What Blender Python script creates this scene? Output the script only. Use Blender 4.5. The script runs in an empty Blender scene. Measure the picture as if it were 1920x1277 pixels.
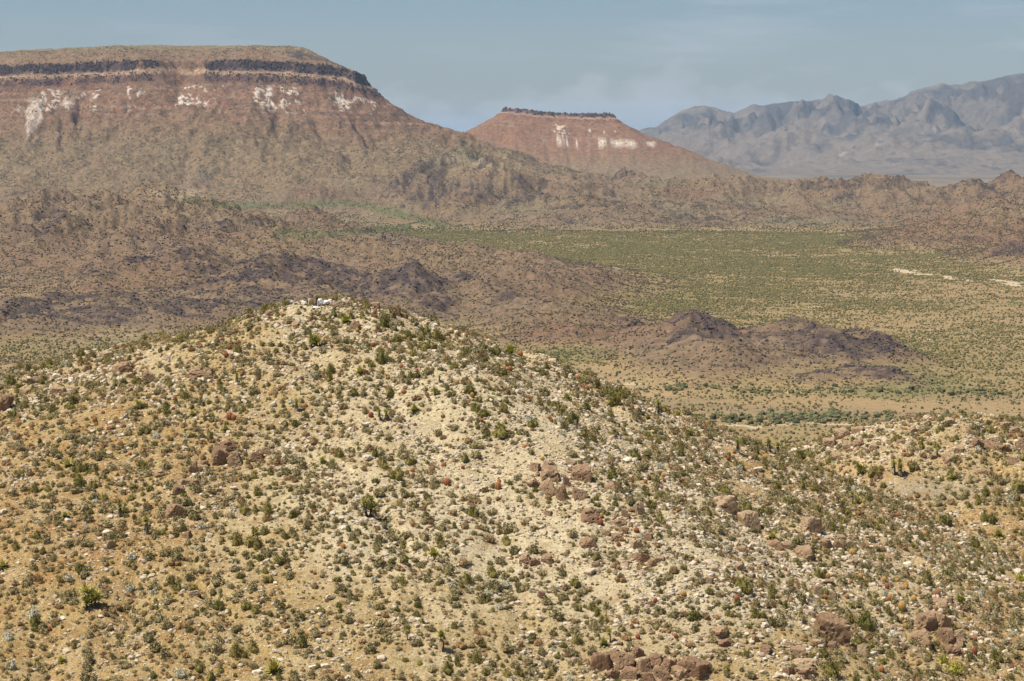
import bpy, bmesh, math, random
import numpy as np
from mathutils import Vector, Matrix, noise as mnoise

random.seed(7)
rng = np.random.default_rng(7)
SC = bpy.context.scene
COL = SC.collection

# ------------------------------------------------------------------ camera
F = 4517.0                      # focal length in photo pixels (1920 wide)
PITCH = math.atan((638.5 - 300.0) / F)
cam_d = bpy.data.cameras.new("camera")
cam_d.sensor_width = 36.0
cam_d.lens = 36.0 * F / 1920.0
cam_d.clip_start = 0.5
cam_d.clip_end = 200000.0
cam = bpy.data.objects.new("camera", cam_d)
cam.rotation_euler = (math.pi / 2 - PITCH, 0, 0)
COL.objects.link(cam)
SC.camera = cam
CP, SP = math.cos(PITCH), math.sin(PITCH)

# ------------------------------------------------------------------ light
SUN_DIR = Vector((-0.43, -0.15, 0.89)).normalized()      # towards the sun
SUN_EL = math.asin(SUN_DIR.z)
SUN_AZ = math.atan2(SUN_DIR.x, SUN_DIR.y)
world = bpy.data.worlds.new("World")
SC.world = world
world.use_nodes = True
wn, wl = world.node_tree.nodes, world.node_tree.links
wn.clear()
w_out = wn.new("ShaderNodeOutputWorld")
w_bg = wn.new("ShaderNodeBackground")
w_bg.inputs["Strength"].default_value = 0.057
sky = wn.new("ShaderNodeTexSky")
sky.sky_type = "NISHITA"
sky.sun_disc = False
sky.sun_elevation = SUN_EL
sky.sun_rotation = SUN_AZ % (2 * math.pi)
sky.altitude = 900
sky.air_density = 1.0
sky.dust_density = 1.2
sky.ozone_density = 1.0
w_co = wn.new("ShaderNodeTexCoord")
w_map = wn.new("ShaderNodeMapping")
w_map.inputs["Scale"].default_value = (5.0, 5.0, 42.0)
w_n = wn.new("ShaderNodeTexNoise")
w_n.inputs["Scale"].default_value = 1.0
w_n.inputs["Detail"].default_value = 7.0
w_n.inputs["Roughness"].default_value = 0.55
w_r = wn.new("ShaderNodeMapRange")
w_r.inputs["From Min"].default_value = 0.50
w_r.inputs["From Max"].default_value = 0.70
w_r.inputs["To Min"].default_value = 0.0
w_r.inputs["To Max"].default_value = 0.70
w_m = wn.new("ShaderNodeMixRGB")
w_m.inputs["Color2"].default_value = (7.4, 7.8, 8.6, 1)
w_h = wn.new("ShaderNodeHueSaturation")
w_h.inputs["Saturation"].default_value = 1.42
w_h.inputs["Value"].default_value = 1.0
wl.new(w_co.outputs["Generated"], w_map.inputs["Vector"])
wl.new(w_map.outputs[0], w_n.inputs["Vector"])
wl.new(w_n.outputs["Fac"], w_r.inputs["Value"])
wl.new(w_r.outputs[0], w_m.inputs["Fac"])
wl.new(sky.outputs[0], w_h.inputs["Color"])
w_t = wn.new("ShaderNodeMixRGB"); w_t.blend_type = "MULTIPLY"
w_t.inputs["Fac"].default_value = 1.0
w_t.inputs["Color2"].default_value = (1.045, 0.975, 1.06, 1)
wl.new(w_h.outputs[0], w_t.inputs["Color1"])
wl.new(w_t.outputs[0], w_m.inputs["Color1"])
w_n2 = wn.new("ShaderNodeTexNoise")
w_n2.inputs["Scale"].default_value = 1.0
w_n2.inputs["Detail"].default_value = 6.0
w_map2 = wn.new("ShaderNodeMapping")
w_map2.inputs["Scale"].default_value = (19.0, 19.0, 36.0)
w_map2.inputs["Location"].default_value = (3.1, 0.4, 0.0)
w_sep = wn.new("ShaderNodeSeparateXYZ")
w_up = wn.new("ShaderNodeMapRange")          # heaped clouds stand low over the horizon all round
for k_, v_ in zip(("From Min", "From Max", "To Min", "To Max"), (0.018, 0.050, 0.62, 0.25)):
    w_up.inputs[k_].default_value = v_
w_add = wn.new("ShaderNodeMath"); w_add.operation = "ADD"
w_sub = wn.new("ShaderNodeMapRange")
for k_, v_ in zip(("From Min", "From Max", "To Min", "To Max"), (1.04, 1.12, 0.0, 0.34)):
    w_sub.inputs[k_].default_value = v_
w_m2 = wn.new("ShaderNodeMixRGB")
w_m2.inputs["Color2"].default_value = (9.2, 9.2, 9.5, 1)
wl.new(w_co.outputs["Generated"], w_map2.inputs["Vector"])
wl.new(w_map2.outputs[0], w_n2.inputs["Vector"])
wl.new(w_co.outputs["Generated"], w_sep.inputs[0])
wl.new(w_sep.outputs["Z"], w_up.inputs["Value"])
wl.new(w_n2.outputs["Fac"], w_add.inputs[0])
wl.new(w_up.outputs[0], w_add.inputs[1])
wl.new(w_add.outputs[0], w_sub.inputs["Value"])
wl.new(w_sub.outputs[0], w_m2.inputs["Fac"])
wl.new(w_m.outputs[0], w_m2.inputs["Color1"])
wl.new(w_m2.outputs[0], w_bg.inputs["Color"])
wl.new(w_bg.outputs[0], w_out.inputs["Surface"])

sun_d = bpy.data.lights.new("sun", "SUN")
sun_d.energy = 5.0
sun_d.angle = math.radians(0.5)
sun_d.color = (1.0, 0.945, 0.85)
sun = bpy.data.objects.new("sun", sun_d)
sun.rotation_euler = SUN_DIR.to_track_quat("Z", "Y").to_euler()
sun.location = (0, 0, 500)
COL.objects.link(sun)

vs = SC.view_settings
vs.view_transform = "Standard"
vs.look = "None"
vs.exposure = 0.42
vs.gamma = 1.0
vs.use_curve_mapping = False
SC.render.engine = "CYCLES"
SC.cycles.max_bounces = 5
SC.cycles.diffuse_bounces = 2
SC.cycles.volume_bounces = 0
SC.cycles.use_denoising = True
SC.cycles.caustics_reflective = False
SC.cycles.caustics_refractive = False

HAZE_DENSITY = 1.7e-5

# ------------------------------------------------------------------ projection helpers
def ray(px, py):
    """world direction with unit depth (y == 1) through a photo pixel; the camera stands at the origin"""
    a = (np.asarray(px, float) - 960.0) / F
    b = -(np.asarray(py, float) - 638.5) / F
    yy = CP + b * SP
    zz = -SP + b * CP
    return a / yy, zz / yy

def to_px(x, y, z):
    d = y * CP - z * SP
    u = y * SP + z * CP
    return 960 + F * x / d, 638.5 - F * u / d

def at_depth(px, py, Y):
    kx, kz = ray(px, py)
    return float(kx * Y), float(Y), float(kz * Y)

# ------------------------------------------------------------------ numpy noise
def _hash(ix, iy, seed):
    h = (ix.astype(np.uint32) * np.uint32(374761393) + iy.astype(np.uint32) * np.uint32(668265263)
         + np.uint32((seed * 2246822519) & 0xFFFFFFFF))
    h ^= h >> np.uint32(13)
    h *= np.uint32(1274126177)
    h ^= h >> np.uint32(16)
    return h

def gnoise(x, y, seed=0):
    fx, fy = np.floor(x), np.floor(y)
    ix, iy = fx.astype(np.int64), fy.astype(np.int64)
    tx, ty = (x - fx).astype(np.float32), (y - fy).astype(np.float32)
    ux = tx * tx * tx * (tx * (tx * 6 - 15) + 10)
    uy = ty * ty * ty * (ty * (ty * 6 - 15) + 10)
    def g(dx, dy):
        h = _hash(ix + dx, iy + dy, seed)
        a = h.astype(np.float32) * np.float32(2 * math.pi / 4294967296.0)
        return np.cos(a) * (tx - dx) + np.sin(a) * (ty - dy)
    n0 = g(0, 0) * (1 - ux) + g(1, 0) * ux
    n1 = g(0, 1) * (1 - ux) + g(1, 1) * ux
    return (n0 * (1 - uy) + n1 * uy) * 1.45

def fbm(x, y, octv=4, seed=0, gain=0.5):
    s, a, f = 0.0, 1.0, 1.0
    for o in range(octv):
        s = s + a * gnoise(x * f + 17.3 * o, y * f - 9.1 * o, seed + o * 13)
        a *= gain
        f *= 2.03
    return s

def ridged(x, y, octv=4, seed=0, gain=0.5):
    s, a, f, t = 0.0, 1.0, 1.0, 0.0
    for o in range(octv):
        s = s + a * (1 - np.abs(gnoise(x * f + 5.7 * o, y * f + 3.3 * o, seed + o * 7)) * 1.6)
        t += a
        a *= gain
        f *= 2.1
    return s / t

def sstep(a, b, x):
    t = np.clip((x - a) / (b - a), 0, 1)
    return t * t * (3 - 2 * t)

def smax(a, b, k):
    h = np.clip(0.5 + 0.5 * (a - b) / k, 0, 1)
    return b + (a - b) * h + k * h * (1 - h)

def mixc(c, col, m):
    return c + (np.asarray(col, np.float32) - c) * m[..., None]

# ------------------------------------------------------------------ terrain heights
VALLEY = -150.0
def valley_z(x, y, r):
    z = VALLEY + 0.005 * np.clip(r - 1600, 0, 8000) + 0.0 * x
    return z

SUMMIT = at_depth(636, 560, 270.0)
KNOLL = at_depth(1740, 781, 300.0)

def cone(x, y, top, sr, sl, sf, sb, c):
    dx, dy = x - top[0], y - top[1]
    r0 = np.sqrt(dx * dx + dy * dy) + 1e-6
    nx, ny = dx / r0, dy / r0
    s = np.where(nx > 0, sr, sl) * nx * nx + np.where(ny > 0, sb, sf) * ny * ny
    return top[2] - s * (np.sqrt(r0 * r0 + c * c) - c)

def near_parts(x, y):
    hill = cone(x, y, SUMMIT, 0.40, 0.30, 0.335, 0.55, 5.0)
    # the spur that runs down from the summit towards the camera's side, with the outcrops on it
    dx, dy = x - SUMMIT[0], y - SUMMIT[1]
    t = dx * 0.52 - dy * 0.855
    s = dx * 0.855 + dy * 0.52
    spur = 2.6 * sstep(8, 40, t) * np.exp(-(s / 9.0) ** 2)
    hill = hill + spur
    # small shoulder on the near side of the left skyline
    hill = hill + 1.0 * np.exp(-((dx + 33) / 9) ** 2 - ((dy + 3) / 12) ** 2)
    knoll = cone(x, y, KNOLL, 0.15, 0.46, 0.34, 0.5, 7.0)
    return hill, knoll

def near_z(x, y, r):
    hill, knoll = near_parts(x, y)
    own = -2.2 - 0.305 * r
    z = smax(hill, knoll, 1.6)
    z = smax(z, own, 5.0)
    fade = sstep(500, 330, r)
    n = 0.75 * fbm(x / 24, y / 24, 3, 3) + 0.30 * fbm(x / 5.5, y / 5.5, 3, 5) + 0.10 * fbm(x / 1.3, y / 1.3, 2, 9)
    gul = -0.55 * sstep(0.74, 0.95, ridged(x / 17 + 0.25 * y / 17, y / 46, 2, 31))
    z = z + (n + gul) * fade * sstep(20, 120, r)
    return z, hill, knoll, own

# middle hills: photo column and row of the top, distance, half width in columns, half depth in metres, rockiness
MID = [
    # range in the middle right
    (1305, 590, 1850, 95, 150, .95), (1225, 625, 1830, 90, 120, .45), (1400, 640, 1810, 170, 150, .25),
    (1500, 606, 1900, 90, 150, .70), (1540, 622, 1800, 95, 110, .85), (1608, 618, 1860, 75, 120, .80),
    (1660, 650, 1840, 70, 110, .65), (1450, 630, 1850, 90, 130, .55), (1330, 640, 1720, 120, 100, .25),
    # low rise in front of it
    (1610, 697, 1600, 85, 55, .80), (1690, 699, 1590, 60, 45, 1.0), (1540, 711, 1590, 70, 40, .70),
    (1760, 709, 1610, 70, 45, .60), (1650, 696, 1640, 150, 70, .45), (1575, 703, 1585, 30, 25, 1.0), (1655, 700, 1580, 30, 25, 1.0),
    (1180, 596, 2050, 45, 45, .75), (1060, 608, 1960, 130, 120, .25), (1045, 598, 2000, 40, 40, .7),
    # brown hills on the left
    (200, 372, 3500, 330, 620, .25), (60, 392, 3300, 220, 500, .30), (430, 408, 3350, 210, 480, .25),
    (300, 385, 3450, 160, 400, .30), (560, 440, 3150, 220, 420, .25), (705, 444, 3150, 180, 380, .30),
    (850, 462, 2950, 180, 330, .25), (980, 478, 2800, 160, 280, .20),
    (545, 474, 2560, 105, 210, .95), (630, 505, 2480, 110, 170, .80), (770, 502, 2350, 72, 150, .97),
    (720, 530, 2330, 110, 150, .80), (800, 560, 2180, 70, 90, .75), (460, 510, 2500, 120, 180, .70),
    (330, 488, 2750, 160, 240, .60), (235, 492, 2700, 90, 160, .60), (80, 425, 3050, 70, 160, .80),
    (220, 455, 2900, 120, 220, .45), (350, 465, 2800, 90, 160, .6),
    (20, 552, 2120, 95, 180, .90), (200, 560, 2200, 170, 210, .70), (100, 568, 2250, 90, 170, .75),
    (330, 545, 2350, 170, 230, .70), (420, 560, 2250, 150, 200, .75), (560, 560, 2250, 170, 200, .65),
    (210, 590, 2080, 70, 90, .85),
    (880, 530, 2350, 140, 160, .35), (960, 548, 2250, 55, 60, .75), (900, 555, 2280, 40, 40, .75),
    (1040, 560, 2150, 130, 130, .25), (15, 682, 1700, 70, 60, .45), (940, 500, 2550, 120, 150, .35),
    (870, 505, 2520, 30, 50, .8), (1000, 516, 2500, 120, 150, .2), (1100, 506, 2650, 70, 100, .3),
    (590, 398, 3900, 110, 240, .30), (558, 400, 3880, 40, 100, .5),
    # dark rocky hills beyond the green flat
    (868, 292, 5600, 120, 330, .62), (790, 322, 5450, 85, 280, .80), (740, 365, 5250, 70, 200, .70),
    (840, 345, 5150, 120, 220, .75), (960, 345, 5350, 110, 300, .65), (910, 325, 5500, 110, 300, .5),
    (1040, 332, 5650, 140, 380, .45), (1000, 375, 5050, 90, 220, .65), (1085, 370, 5000, 110, 250, .65),
    (1180, 318, 6100, 60, 250, .75), (1130, 345, 5700, 140, 380, .45), (1250, 340, 5800, 170, 420, .40),
    (1370, 338, 5800, 160, 420, .35), (1310, 375, 5200, 140, 280, .60), (1200, 385, 5000, 140, 250, .55),
    (1100, 410, 4750, 150, 200, .45), (1480, 350, 5650, 130, 380, .45), (1300, 412, 4750, 130, 190, .65),
    (1420, 400, 4950, 150, 250, .50), (1560, 342, 5600, 90, 330, .70), (1655, 335, 5600, 95, 350, .62),
    (1720, 350, 5500, 120, 330, .50), (1830, 342, 5500, 75, 300, .70), (1905, 327, 5600, 80, 350, .70),
    (1560, 400, 4900, 120, 250, .55), (1500, 430, 4600, 150, 180, .45), (1660, 395, 4950, 130, 250, .50),
    (1740, 385, 5050, 130, 250, .50), (1400, 440, 4600, 140, 130, .40), (980, 420, 4650, 120, 160, .40),
    (1200, 430, 4580, 140, 140, .40),
    # red slope at the right edge
    (1990, 372, 4150, 190, 380, .15), (1880, 398, 4050, 150, 300, .15), (1790, 420, 3900, 120, 220, .2),
    (1700, 452, 3760, 90, 130, .25), (1945, 455, 3250, 85, 120, .8), (2050, 430, 3350, 150, 220, .4),
    (1870, 372, 4700, 130, 300, .5),
    # low knobs at the foot of the mesa
    (400, 318, 6350, 110, 190, .25), (560, 350, 5900, 120, 150, .30), (330, 358, 5700, 100, 120, .15),
    (60, 362, 5300, 120, 160, .75), (680, 335, 6100, 120, 250, .30), (250, 372, 5200, 150, 120, .2),
    (200, 300, 6500, 60, 160, .2), (520, 300, 6550, 60, 160, .2), (640, 290, 6600, 80, 180, .3),
]

def mid_z(x, y, r):
    zv = valley_z(x, y, r)
    wx = x + r * 0.006 * fbm(x / 130, y / 190, 3, 41)
    wy = y + 55 * fbm(x / 130, y / 190, 3, 43)
    h = np.zeros_like(x)
    rock = np.zeros_like(x)
    p = np.zeros_like(x)
    for (px, py, Y, hw, hd, rk) in MID:
        cx, cy, cz = at_depth(px, py, Y)
        H = cz - (VALLEY + 0.005 * max(0, Y - 1600))
        if H < 2:
            continue
        w = hw / F * Y
        q = ((wx - cx) / w) ** 2 + ((wy - cy) / hd) ** 2
        m = q < 6
        if not m.any():
            continue
        qq = q[m]
        k = np.exp(-1.15 * (np.sqrt(qq + 0.03) - 0.173) ** 1.35)
        k = np.maximum(k - 0.035, 0) / 0.965 * sstep(6, 3, qq)
        e = H * k
        # power sum keeps separate tops and joins the feet
        p[m] += e ** 3.2
        rock[m] = np.maximum(rock[m], rk * sstep(0.03, 0.75, k))
    h = p ** (1 / 3.2)
    lift = sstep(3, 26, h)
    scl = np.where(r < 3400, 1.0, 1.7)
    rn = ridged(x / (95 * scl), y / (95 * scl), 4, 51)
    h = h * (0.62 + 0.54 * rn) + sstep(3, 16, h) * 5.0 * scl * (ridged(x / (34 * scl), y / (34 * scl), 3, 53) - 0.6) + lift * 2.2 * scl * fbm(x / 23, y / 23, 3, 57) + lift * (0.4 + rock) * 1.5 * scl * fbm(x / 8, y / 8, 2, 61)
    return zv + h + 0.9 * fbm(x / 240, y / 240, 3, 71), h, rock

# the mesa and the butte: a rim polygon in plan and a profile outwards from it
def poly_dist(px, py, pts):
    best = np.full(px.shape, 1e12)
    along = np.zeros(px.shape)
    inside = np.zeros(px.shape, bool)
    acc = 0.0
    n = len(pts)
    for i in range(n):
        ax, ay = pts[i]
        bx, by = pts[(i + 1) % n]
        ex, ey = bx - ax, by - ay
        L = math.hypot(ex, ey)
        t = np.clip(((px - ax) * ex + (py - ay) * ey) / (L * L), 0, 1)
        d = np.hypot(px - ax - t * ex, py - ay - t * ey)
        m = d < best
        best = np.where(m, d, best)
        along = np.where(m, acc + t * L, along)
        acc += L
        c = ((ay > py) != (by > py))
        with np.errstate(divide="ignore", invalid="ignore"):
            c &= px < (bx - ax) * (py - ay) / (by - ay + 1e-12) + ax
        inside ^= c
    return np.where(inside, -best, best), along

def rim(lst):
    return [(at_depth(a, 300, Y)[0], Y) for a, Y in lst]

MESA_RIM = rim([(-420, 7060), (-100, 7010), (60, 6990), (170, 7010), (290, 7000), (320, 7110), (360, 7110),
                (392, 7000), (470, 6985), (540, 7000), (600, 7030), (650, 7050), (678, 7150), (672, 7500), (600, 8300), (-420, 8600)])
BUTTE_RIM = rim([(948, 10010), (1000, 9985), (1075, 10000), (1148, 10000), (1150, 10120), (1090, 10260), (1000, 10300), (945, 10200)])

def mesa_z(x, y, r):
    m = (r > 5300) & (x < 900)
    z = np.full(x.shape, -1e4)
    info = np.zeros(x.shape + (4,), np.float32)
    if not m.any():
        return z, info
    X, Yy = x[m], y[m]
    wx = X + 26 * fbm(X / 170, Yy / 170, 3, 81) + 8 * fbm(X / 34, Yy / 34, 2, 83)
    wy = Yy + 26 * fbm(X / 170 + 9, Yy / 170, 3, 85) + 8 * fbm(X / 34, Yy / 34 + 5, 2, 87)
    d, s = poly_dist(wx, wy, MESA_RIM)
    px = 960 + F * X / Yy
    top = np.interp(px, [-300, 0, 150, 300, 450, 520, 545, 580, 612, 660], [310, 323, 336, 347, 345, 338, 343, 340, 320, 286])
    zr = np.interp(px, [-200, 0, 300, 500, 620, 690], [262, 268, 286, 283, 272, 246])
    gul = ridged(s / 105, d / 700, 3, 91)          # gullies run down the fall line
    dd = d + (gul - 0.6) * 95 * sstep(35, 260, d) * sstep(1500, 500, d)
    a = np.clip(-d / 260, 0, 1)
    zin = zr + (top - zr) * (1 - (1 - a) ** 1.8)
    prof = np.interp(dd, [0, 13, 34, 46, 66, 150, 263, 400, 560, 760, 1000, 1350, 1700],
                     [0, -26, -38, -56, -70, -122, -176, -236, -288, -338, -376, -408, -425])
    soft = np.interp(dd, [0, 66], [0, -70])
    c1 = (0.35 + 0.65 * sstep(-0.5, 0.0, fbm(s / 130, s * 0, 2, 97))) * (1 - 0.85 * sstep(292, 306, px) * sstep(396, 384, px))
    prof = np.where((dd > 0) & (dd < 66), soft + (prof - soft) * (0.25 + 0.75 * c1), prof)
    low = sstep(60, 700, dd)
    base = (zr - 278) * (1 - low) + 278
    zout = base + prof - np.clip(dd - 1700, 0, 4000) * 0.02
    zz = np.where(d < 0, zin, zout)
    sl = sstep(90, 250, d) * sstep(1500, 900, d)
    zz = zz + sl * 22 * (ridged(X / 150, Yy / 150, 5, 99) - 0.6) + sl * 9 * (ridged(X / 52, Yy / 70, 3, 100) - 0.6) + 2.5 * fbm(X / 30, Yy / 30, 3, 101) + sl * 14 * fbm(X / 330, Yy / 330, 2, 103)
    z[m] = zz
    info[m] = np.stack([dd, c1, gul, s], -1)
    return z, info

def butte_z(x, y, r):
    m = (r > 8300) & (r < 13500) & (x > -900) & (x < 2600)
    z = np.full(x.shape, -1e4)
    info = np.zeros(x.shape + (4,), np.float32)
    if not m.any():
        return z, info
    X, Yy = x[m], y[m]
    wx = X + 13 * fbm(X / 120, Yy / 120, 3, 111)
    wy = Yy + 13 * fbm(X / 120 + 4, Yy / 120, 3, 113)
    d, s = poly_dist(wx, wy, BUTTE_RIM)
    px = 960 + F * X / Yy
    zr = np.interp(px, [940, 955, 1000, 1060, 1150], [216, 214, 203, 192, 190])
    gul = ridged(s / 90, d / 500, 3, 115)
    dd = d + (gul - 0.6) * 60 * sstep(40, 200, d) * sstep(900, 300, d)
    prof = np.interp(dd, [0, 9, 26, 34, 60, 110, 221, 398, 598, 900, 1300, 2000], [0, -17, -24, -36, -48, -76, -130, -197, -262, -305, -325, -336])
    zz = np.where(d < 0, zr + 2.5 * fbm(X / 25, Yy / 25, 2, 117), zr * sstep(500, 60, dd) + 196 * (1 - sstep(500, 60, dd)) + prof)
    sl = sstep(60, 220, d) * sstep(900, 500, d)
    zz = zz + sl * 7 * (ridged(X / 95, Yy / 95, 3, 119) - 0.6) + 1.2 * fbm(X / 30, Yy / 30, 2, 121)
    z[m] = zz
    info[m] = np.stack([dd, dd * 0 + 1, gul, s], -1)
    return z, info

MT_PX = [900, 1100, 1195, 1230, 1270, 1300, 1325, 1350, 1376, 1410, 1440, 1480, 1530, 1565, 1590, 1606, 1640, 1695, 1705, 1740, 1762, 1800, 1850, 1920, 2050, 2300]
MT_PY = [300, 262, 246, 236, 214, 199, 199, 208, 214, 198, 195, 194, 188, 181, 192, 202, 194, 184, 176, 166, 160, 161, 152, 141, 130, 190]
def mount_z(x, y, r):
    z = np.full(x.shape, -1e4)
    h = np.zeros(x.shape)
    m = (r > 13000) & (y > 0)
    if not m.any():
        return z, h
    X, Yy, R = x[m], y[m], r[m]
    px = 960 + F * X / Yy
    kz = ray(px, np.interp(px, MT_PX, MT_PY))[1]
    zs = kz * 25800.0 + 70 * (ridged(X / 600, X * 0, 6, 131, .62) - 0.62)
    t = np.clip((R - 17600) / (25800 - 17600), 0, 1)
    back = sstep(33000, 26500, R)
    rd = ridged(X / 3000, Yy / 3000, 5, 133)
    rd2 = ridged(X / 1050 + 3, Yy / 1050, 4, 137)
    base = -110.0
    ramp = np.interp(t, [0, .12, .3, .5, .7, .85, 1], [0, .05, .16, .29, .46, .68, 1.0])
    amp = (0.35 * sstep(0.01, 0.12, t) + 0.65 * sstep(0.2, 0.5, t)) * (1 - sstep(0.72, 0.98, t))
    zz = base + (zs - base) * ramp + amp * ((rd - 0.55) * 430 + (rd2 - 0.6) * 260 + (ridged(X / 380, Yy / 380, 3, 141) - .6) * 90) + sstep(.5, .8, t) * (1 - sstep(.90, .985, t)) * ((rd2 - .60) * 330 + (ridged(X / 420, Yy / 900, 4, 143) - .6) * 190)
    zz = base + (zz - base) * back + 10 * fbm(X / 260, Yy / 260, 3, 139) * sstep(0.02, 0.2, t)
    z[m] = zz
    h[m] = np.clip(rd2, 0, 1)
    return z, h

# ------------------------------------------------------------------ the grid
A_IN = math.radians(14.4)
cols_in = np.linspace(-A_IN, A_IN, 760)
cols_out = np.linspace(A_IN, 2 * math.pi - A_IN, 66)[1:-1]
AZ = np.concatenate([cols_in, cols_out])
rows = np.concatenate([
    np.geomspace(0.6, 150, 14)[:-1],
    np.arange(150, 345, 0.72),
    np.geomspace(345, 1150, 26)[:-1],
    np.arange(1150, 2800, 6.0),
    np.arange(2800, 4500, 15.0),
    np.arange(4500, 6450, 17.0),
    np.arange(6450, 7450, 6.5),
    np.arange(7450, 9850, 65.0),
    np.arange(9850, 10500, 10.0),
    np.arange(10500, 15000, 190.0),
    np.arange(15000, 29000, 85.0),
    np.geomspace(29000, 70000, 9)])
NR, NC = len(rows), len(AZ)
RR, AA = np.meshgrid(rows, AZ, indexing="ij")
GX, GY = RR * np.sin(AA), RR * np.cos(AA)
GZ = np.zeros_like(GX)
FEAT = np.zeros(GX.shape, np.int8)          # 0 valley 1 hill 2 knoll 3 own hillside 4 brown hills 5 mesa 6 butte 7 mountains
CLR = np.zeros(GX.shape + (3,), np.float32)
VEG = np.zeros(GX.shape, np.float32)        # density of shrubs too small to build one by one
ROCKY = np.zeros(GX.shape, np.float32)

# palette (real-world base colours)
SOIL_PALE = (0.64, 0.525, 0.315)
SOIL_TAN = (0.45, 0.312, 0.116)
SOIL_ORANGE = (0.38, 0.205, 0.066)
V_SOIL = (0.275, 0.190, 0.094)
V_GREEN = (0.175, 0.145, 0.050)
BROWN = (0.178, 0.124, 0.078)
BROWN_RED = (0.178, 0.108, 0.064)
DARKROCK = (0.052, 0.040, 0.040)
SAND = (0.46, 0.37, 0.24)

def blob(px, py, cx, cy, rx, ry):
    return np.exp(-((px - cx) / rx) ** 2 - ((py - cy) / ry) ** 2)

i0 = np.searchsorted(rows, 1150)
# --- near
x, y, r = GX[:i0], GY[:i0], RR[:i0]
z, hl, kn, own = near_z(x, y, r)
zv = valley_z(x, y, r)
z = smax(z, zv, 6.0)
GZ[:i0] = z
f = np.where(kn > hl, 2, 1)
f = np.where(own > np.maximum(hl, kn), 3, f)
f = np.where(zv + 4 > z, 0, f)
FEAT[:i0] = f
px, py = to_px(x, np.maximum(y, 1), z)
c = np.zeros(x.shape + (3,), np.float32) + np.array(SOIL_TAN, np.float32)
n1 = fbm(x / 16, y / 16, 4, 201)
n2 = fbm(x / 4.5, y / 4.5, 4, 203)
pale = 0.10 + 0.85 * blob(px, py, 900, 760, 330, 190) + 0.8 * blob(px, py, 1060, 960, 330, 170) + 0.8 * blob(px, py, 1430, 1080, 330, 140) \
    + 0.55 * blob(px, py, 640, 590, 170, 60) + 0.5 * blob(px, py, 640, 960, 260, 130) + 0.45 * blob(px, py, 1720, 830, 220, 50) \
    + 0.25 * blob(px, py, 250, 700, 260, 50) + 0.35 * blob(px, py, 900, 1150, 300, 130)
pale = pale * sstep(700, 330, r)
c = mixc(c, SOIL_PALE, np.clip(pale + 0.42 * n1 * (0.4 + pale) + 0.25 * n2, 0, 1))
orange = 0.16 + 0.55 * blob(px, py, 1600, 950, 260, 110) + 0.45 * blob(px, py, 1300, 850, 170, 80) + 0.42 * blob(px, py, 250, 830, 260, 90) \
    + 0.45 * blob(px, py, 200, 1010, 220, 90) + 0.3 * blob(px, py, 1870, 1120, 150, 170) + 0.2 * blob(px, py, 60, 1100, 200, 150)
c = mixc(c, SOIL_ORANGE, np.clip(orange + 0.55 * fbm(x / 3.2, y / 3.2, 4, 207) - 0.02 - 0.5 * pale, 0, 0.9))
flat = blob(px, py, 1760, 918, 120, 24)
c = mixc(c, (0.40, 0.315, 0.19), np.clip(flat * 1.2, 0, 1))
c *= (1 + 0.13 * fbm(x / 1.2, y / 1.2, 3, 209))[..., None]
CLR[:i0] = c

# --- beyond
x, y, r = GX[i0:], GY[i0:], RR[i0:]
z, mh, mrock = np.empty_like(x), np.zeros_like(x), np.zeros_like(x)
jm = np.searchsorted(rows[i0:], 8200)
z[:jm], mh[:jm], mrock[:jm] = mid_z(x[:jm], y[:jm], r[:jm])
z[jm:] = valley_z(x[jm:], y[jm:], r[jm:]) + 9 * fbm(x[jm:] / 1300, y[jm:] / 1300, 4, 73)
f = np.where(mh > 3.0, 4, 0)
# colours of the valley and the brown hills
c = np.zeros(x.shape + (3,), np.float32) + np.array(V_SOIL, np.float32)
g1 = fbm(x / 420, y / 420, 4, 221)
g2 = fbm(x / 90, y / 140, 4, 223)
green = np.clip(0.50 + 0.45 * g1 + 0.30 * g2, 0, 1)
px, py = to_px(x, np.maximum(y, 1), z)
green = np.clip(green * 0.75 + 0.45 * blob(px, py, 1300, 520, 420, 60) + 0.45 * blob(px, py, 830, 415, 130, 30) + 0.35 * blob(px, py, 1150, 560, 160, 60)
                - 0.55 * blob(px, py, 1250, 700, 220, 28) - 0.45 * blob(px, py, 1600, 765, 500, 16) - 0.25 * blob(px, py, 1750, 560, 200, 40), 0, 1)
c = mixc(c, V_GREEN, green * 0.50)
c = mixc(c, (0.31, 0.220, 0.115), 0.7 * sstep(0.15, 0.75, fbm(x / 150, y / 260, 4, 225)))
c = mixc(c, (0.17, 0.13, 0.075), 0.5 * sstep(0.2, 0.8, fbm(x / 300, y / 120, 3, 227)))
hm = sstep(3.0, np.where(r < 2300, 9.0, 14.0), mh)
bc = np.zeros(x.shape + (3,), np.float32) + np.array(BROWN, np.float32)
red = np.clip(0.35 + 0.7 * fbm(x / 260, y / 260, 3, 231) + 0.9 * blob(px, py, 1850, 450, 200, 50), 0, 1)
bc = mixc(bc, BROWN_RED, red)
bc = mixc(bc, (0.190, 0.136, 0.074), np.clip(0.1 + 0.6 * fbm(x / 190, y / 190, 3, 233), 0, 1))
bc = mixc(bc, (0.46, 0.36, 0.22), np.clip(blob(px, py, 860, 297, 60, 7) + 0.6 * blob(px, py, 340, 365, 60, 8) + .5 * blob(px, py, 940, 312, 50, 5), 0, .8))
c = mixc(c, bc, hm) if False else c + (bc - c) * hm[..., None]
olive = sstep(4200, 4700, r) * np.clip(0.35 + 0.8 * fbm(x / 220, y / 220, 4, 237), 0, 0.9) * sstep(1780, 1640, px)
bc = mixc(bc, (0.170, 0.140, 0.080), olive)
c = c + (bc - c) * (hm * olive)[..., None]
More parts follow.
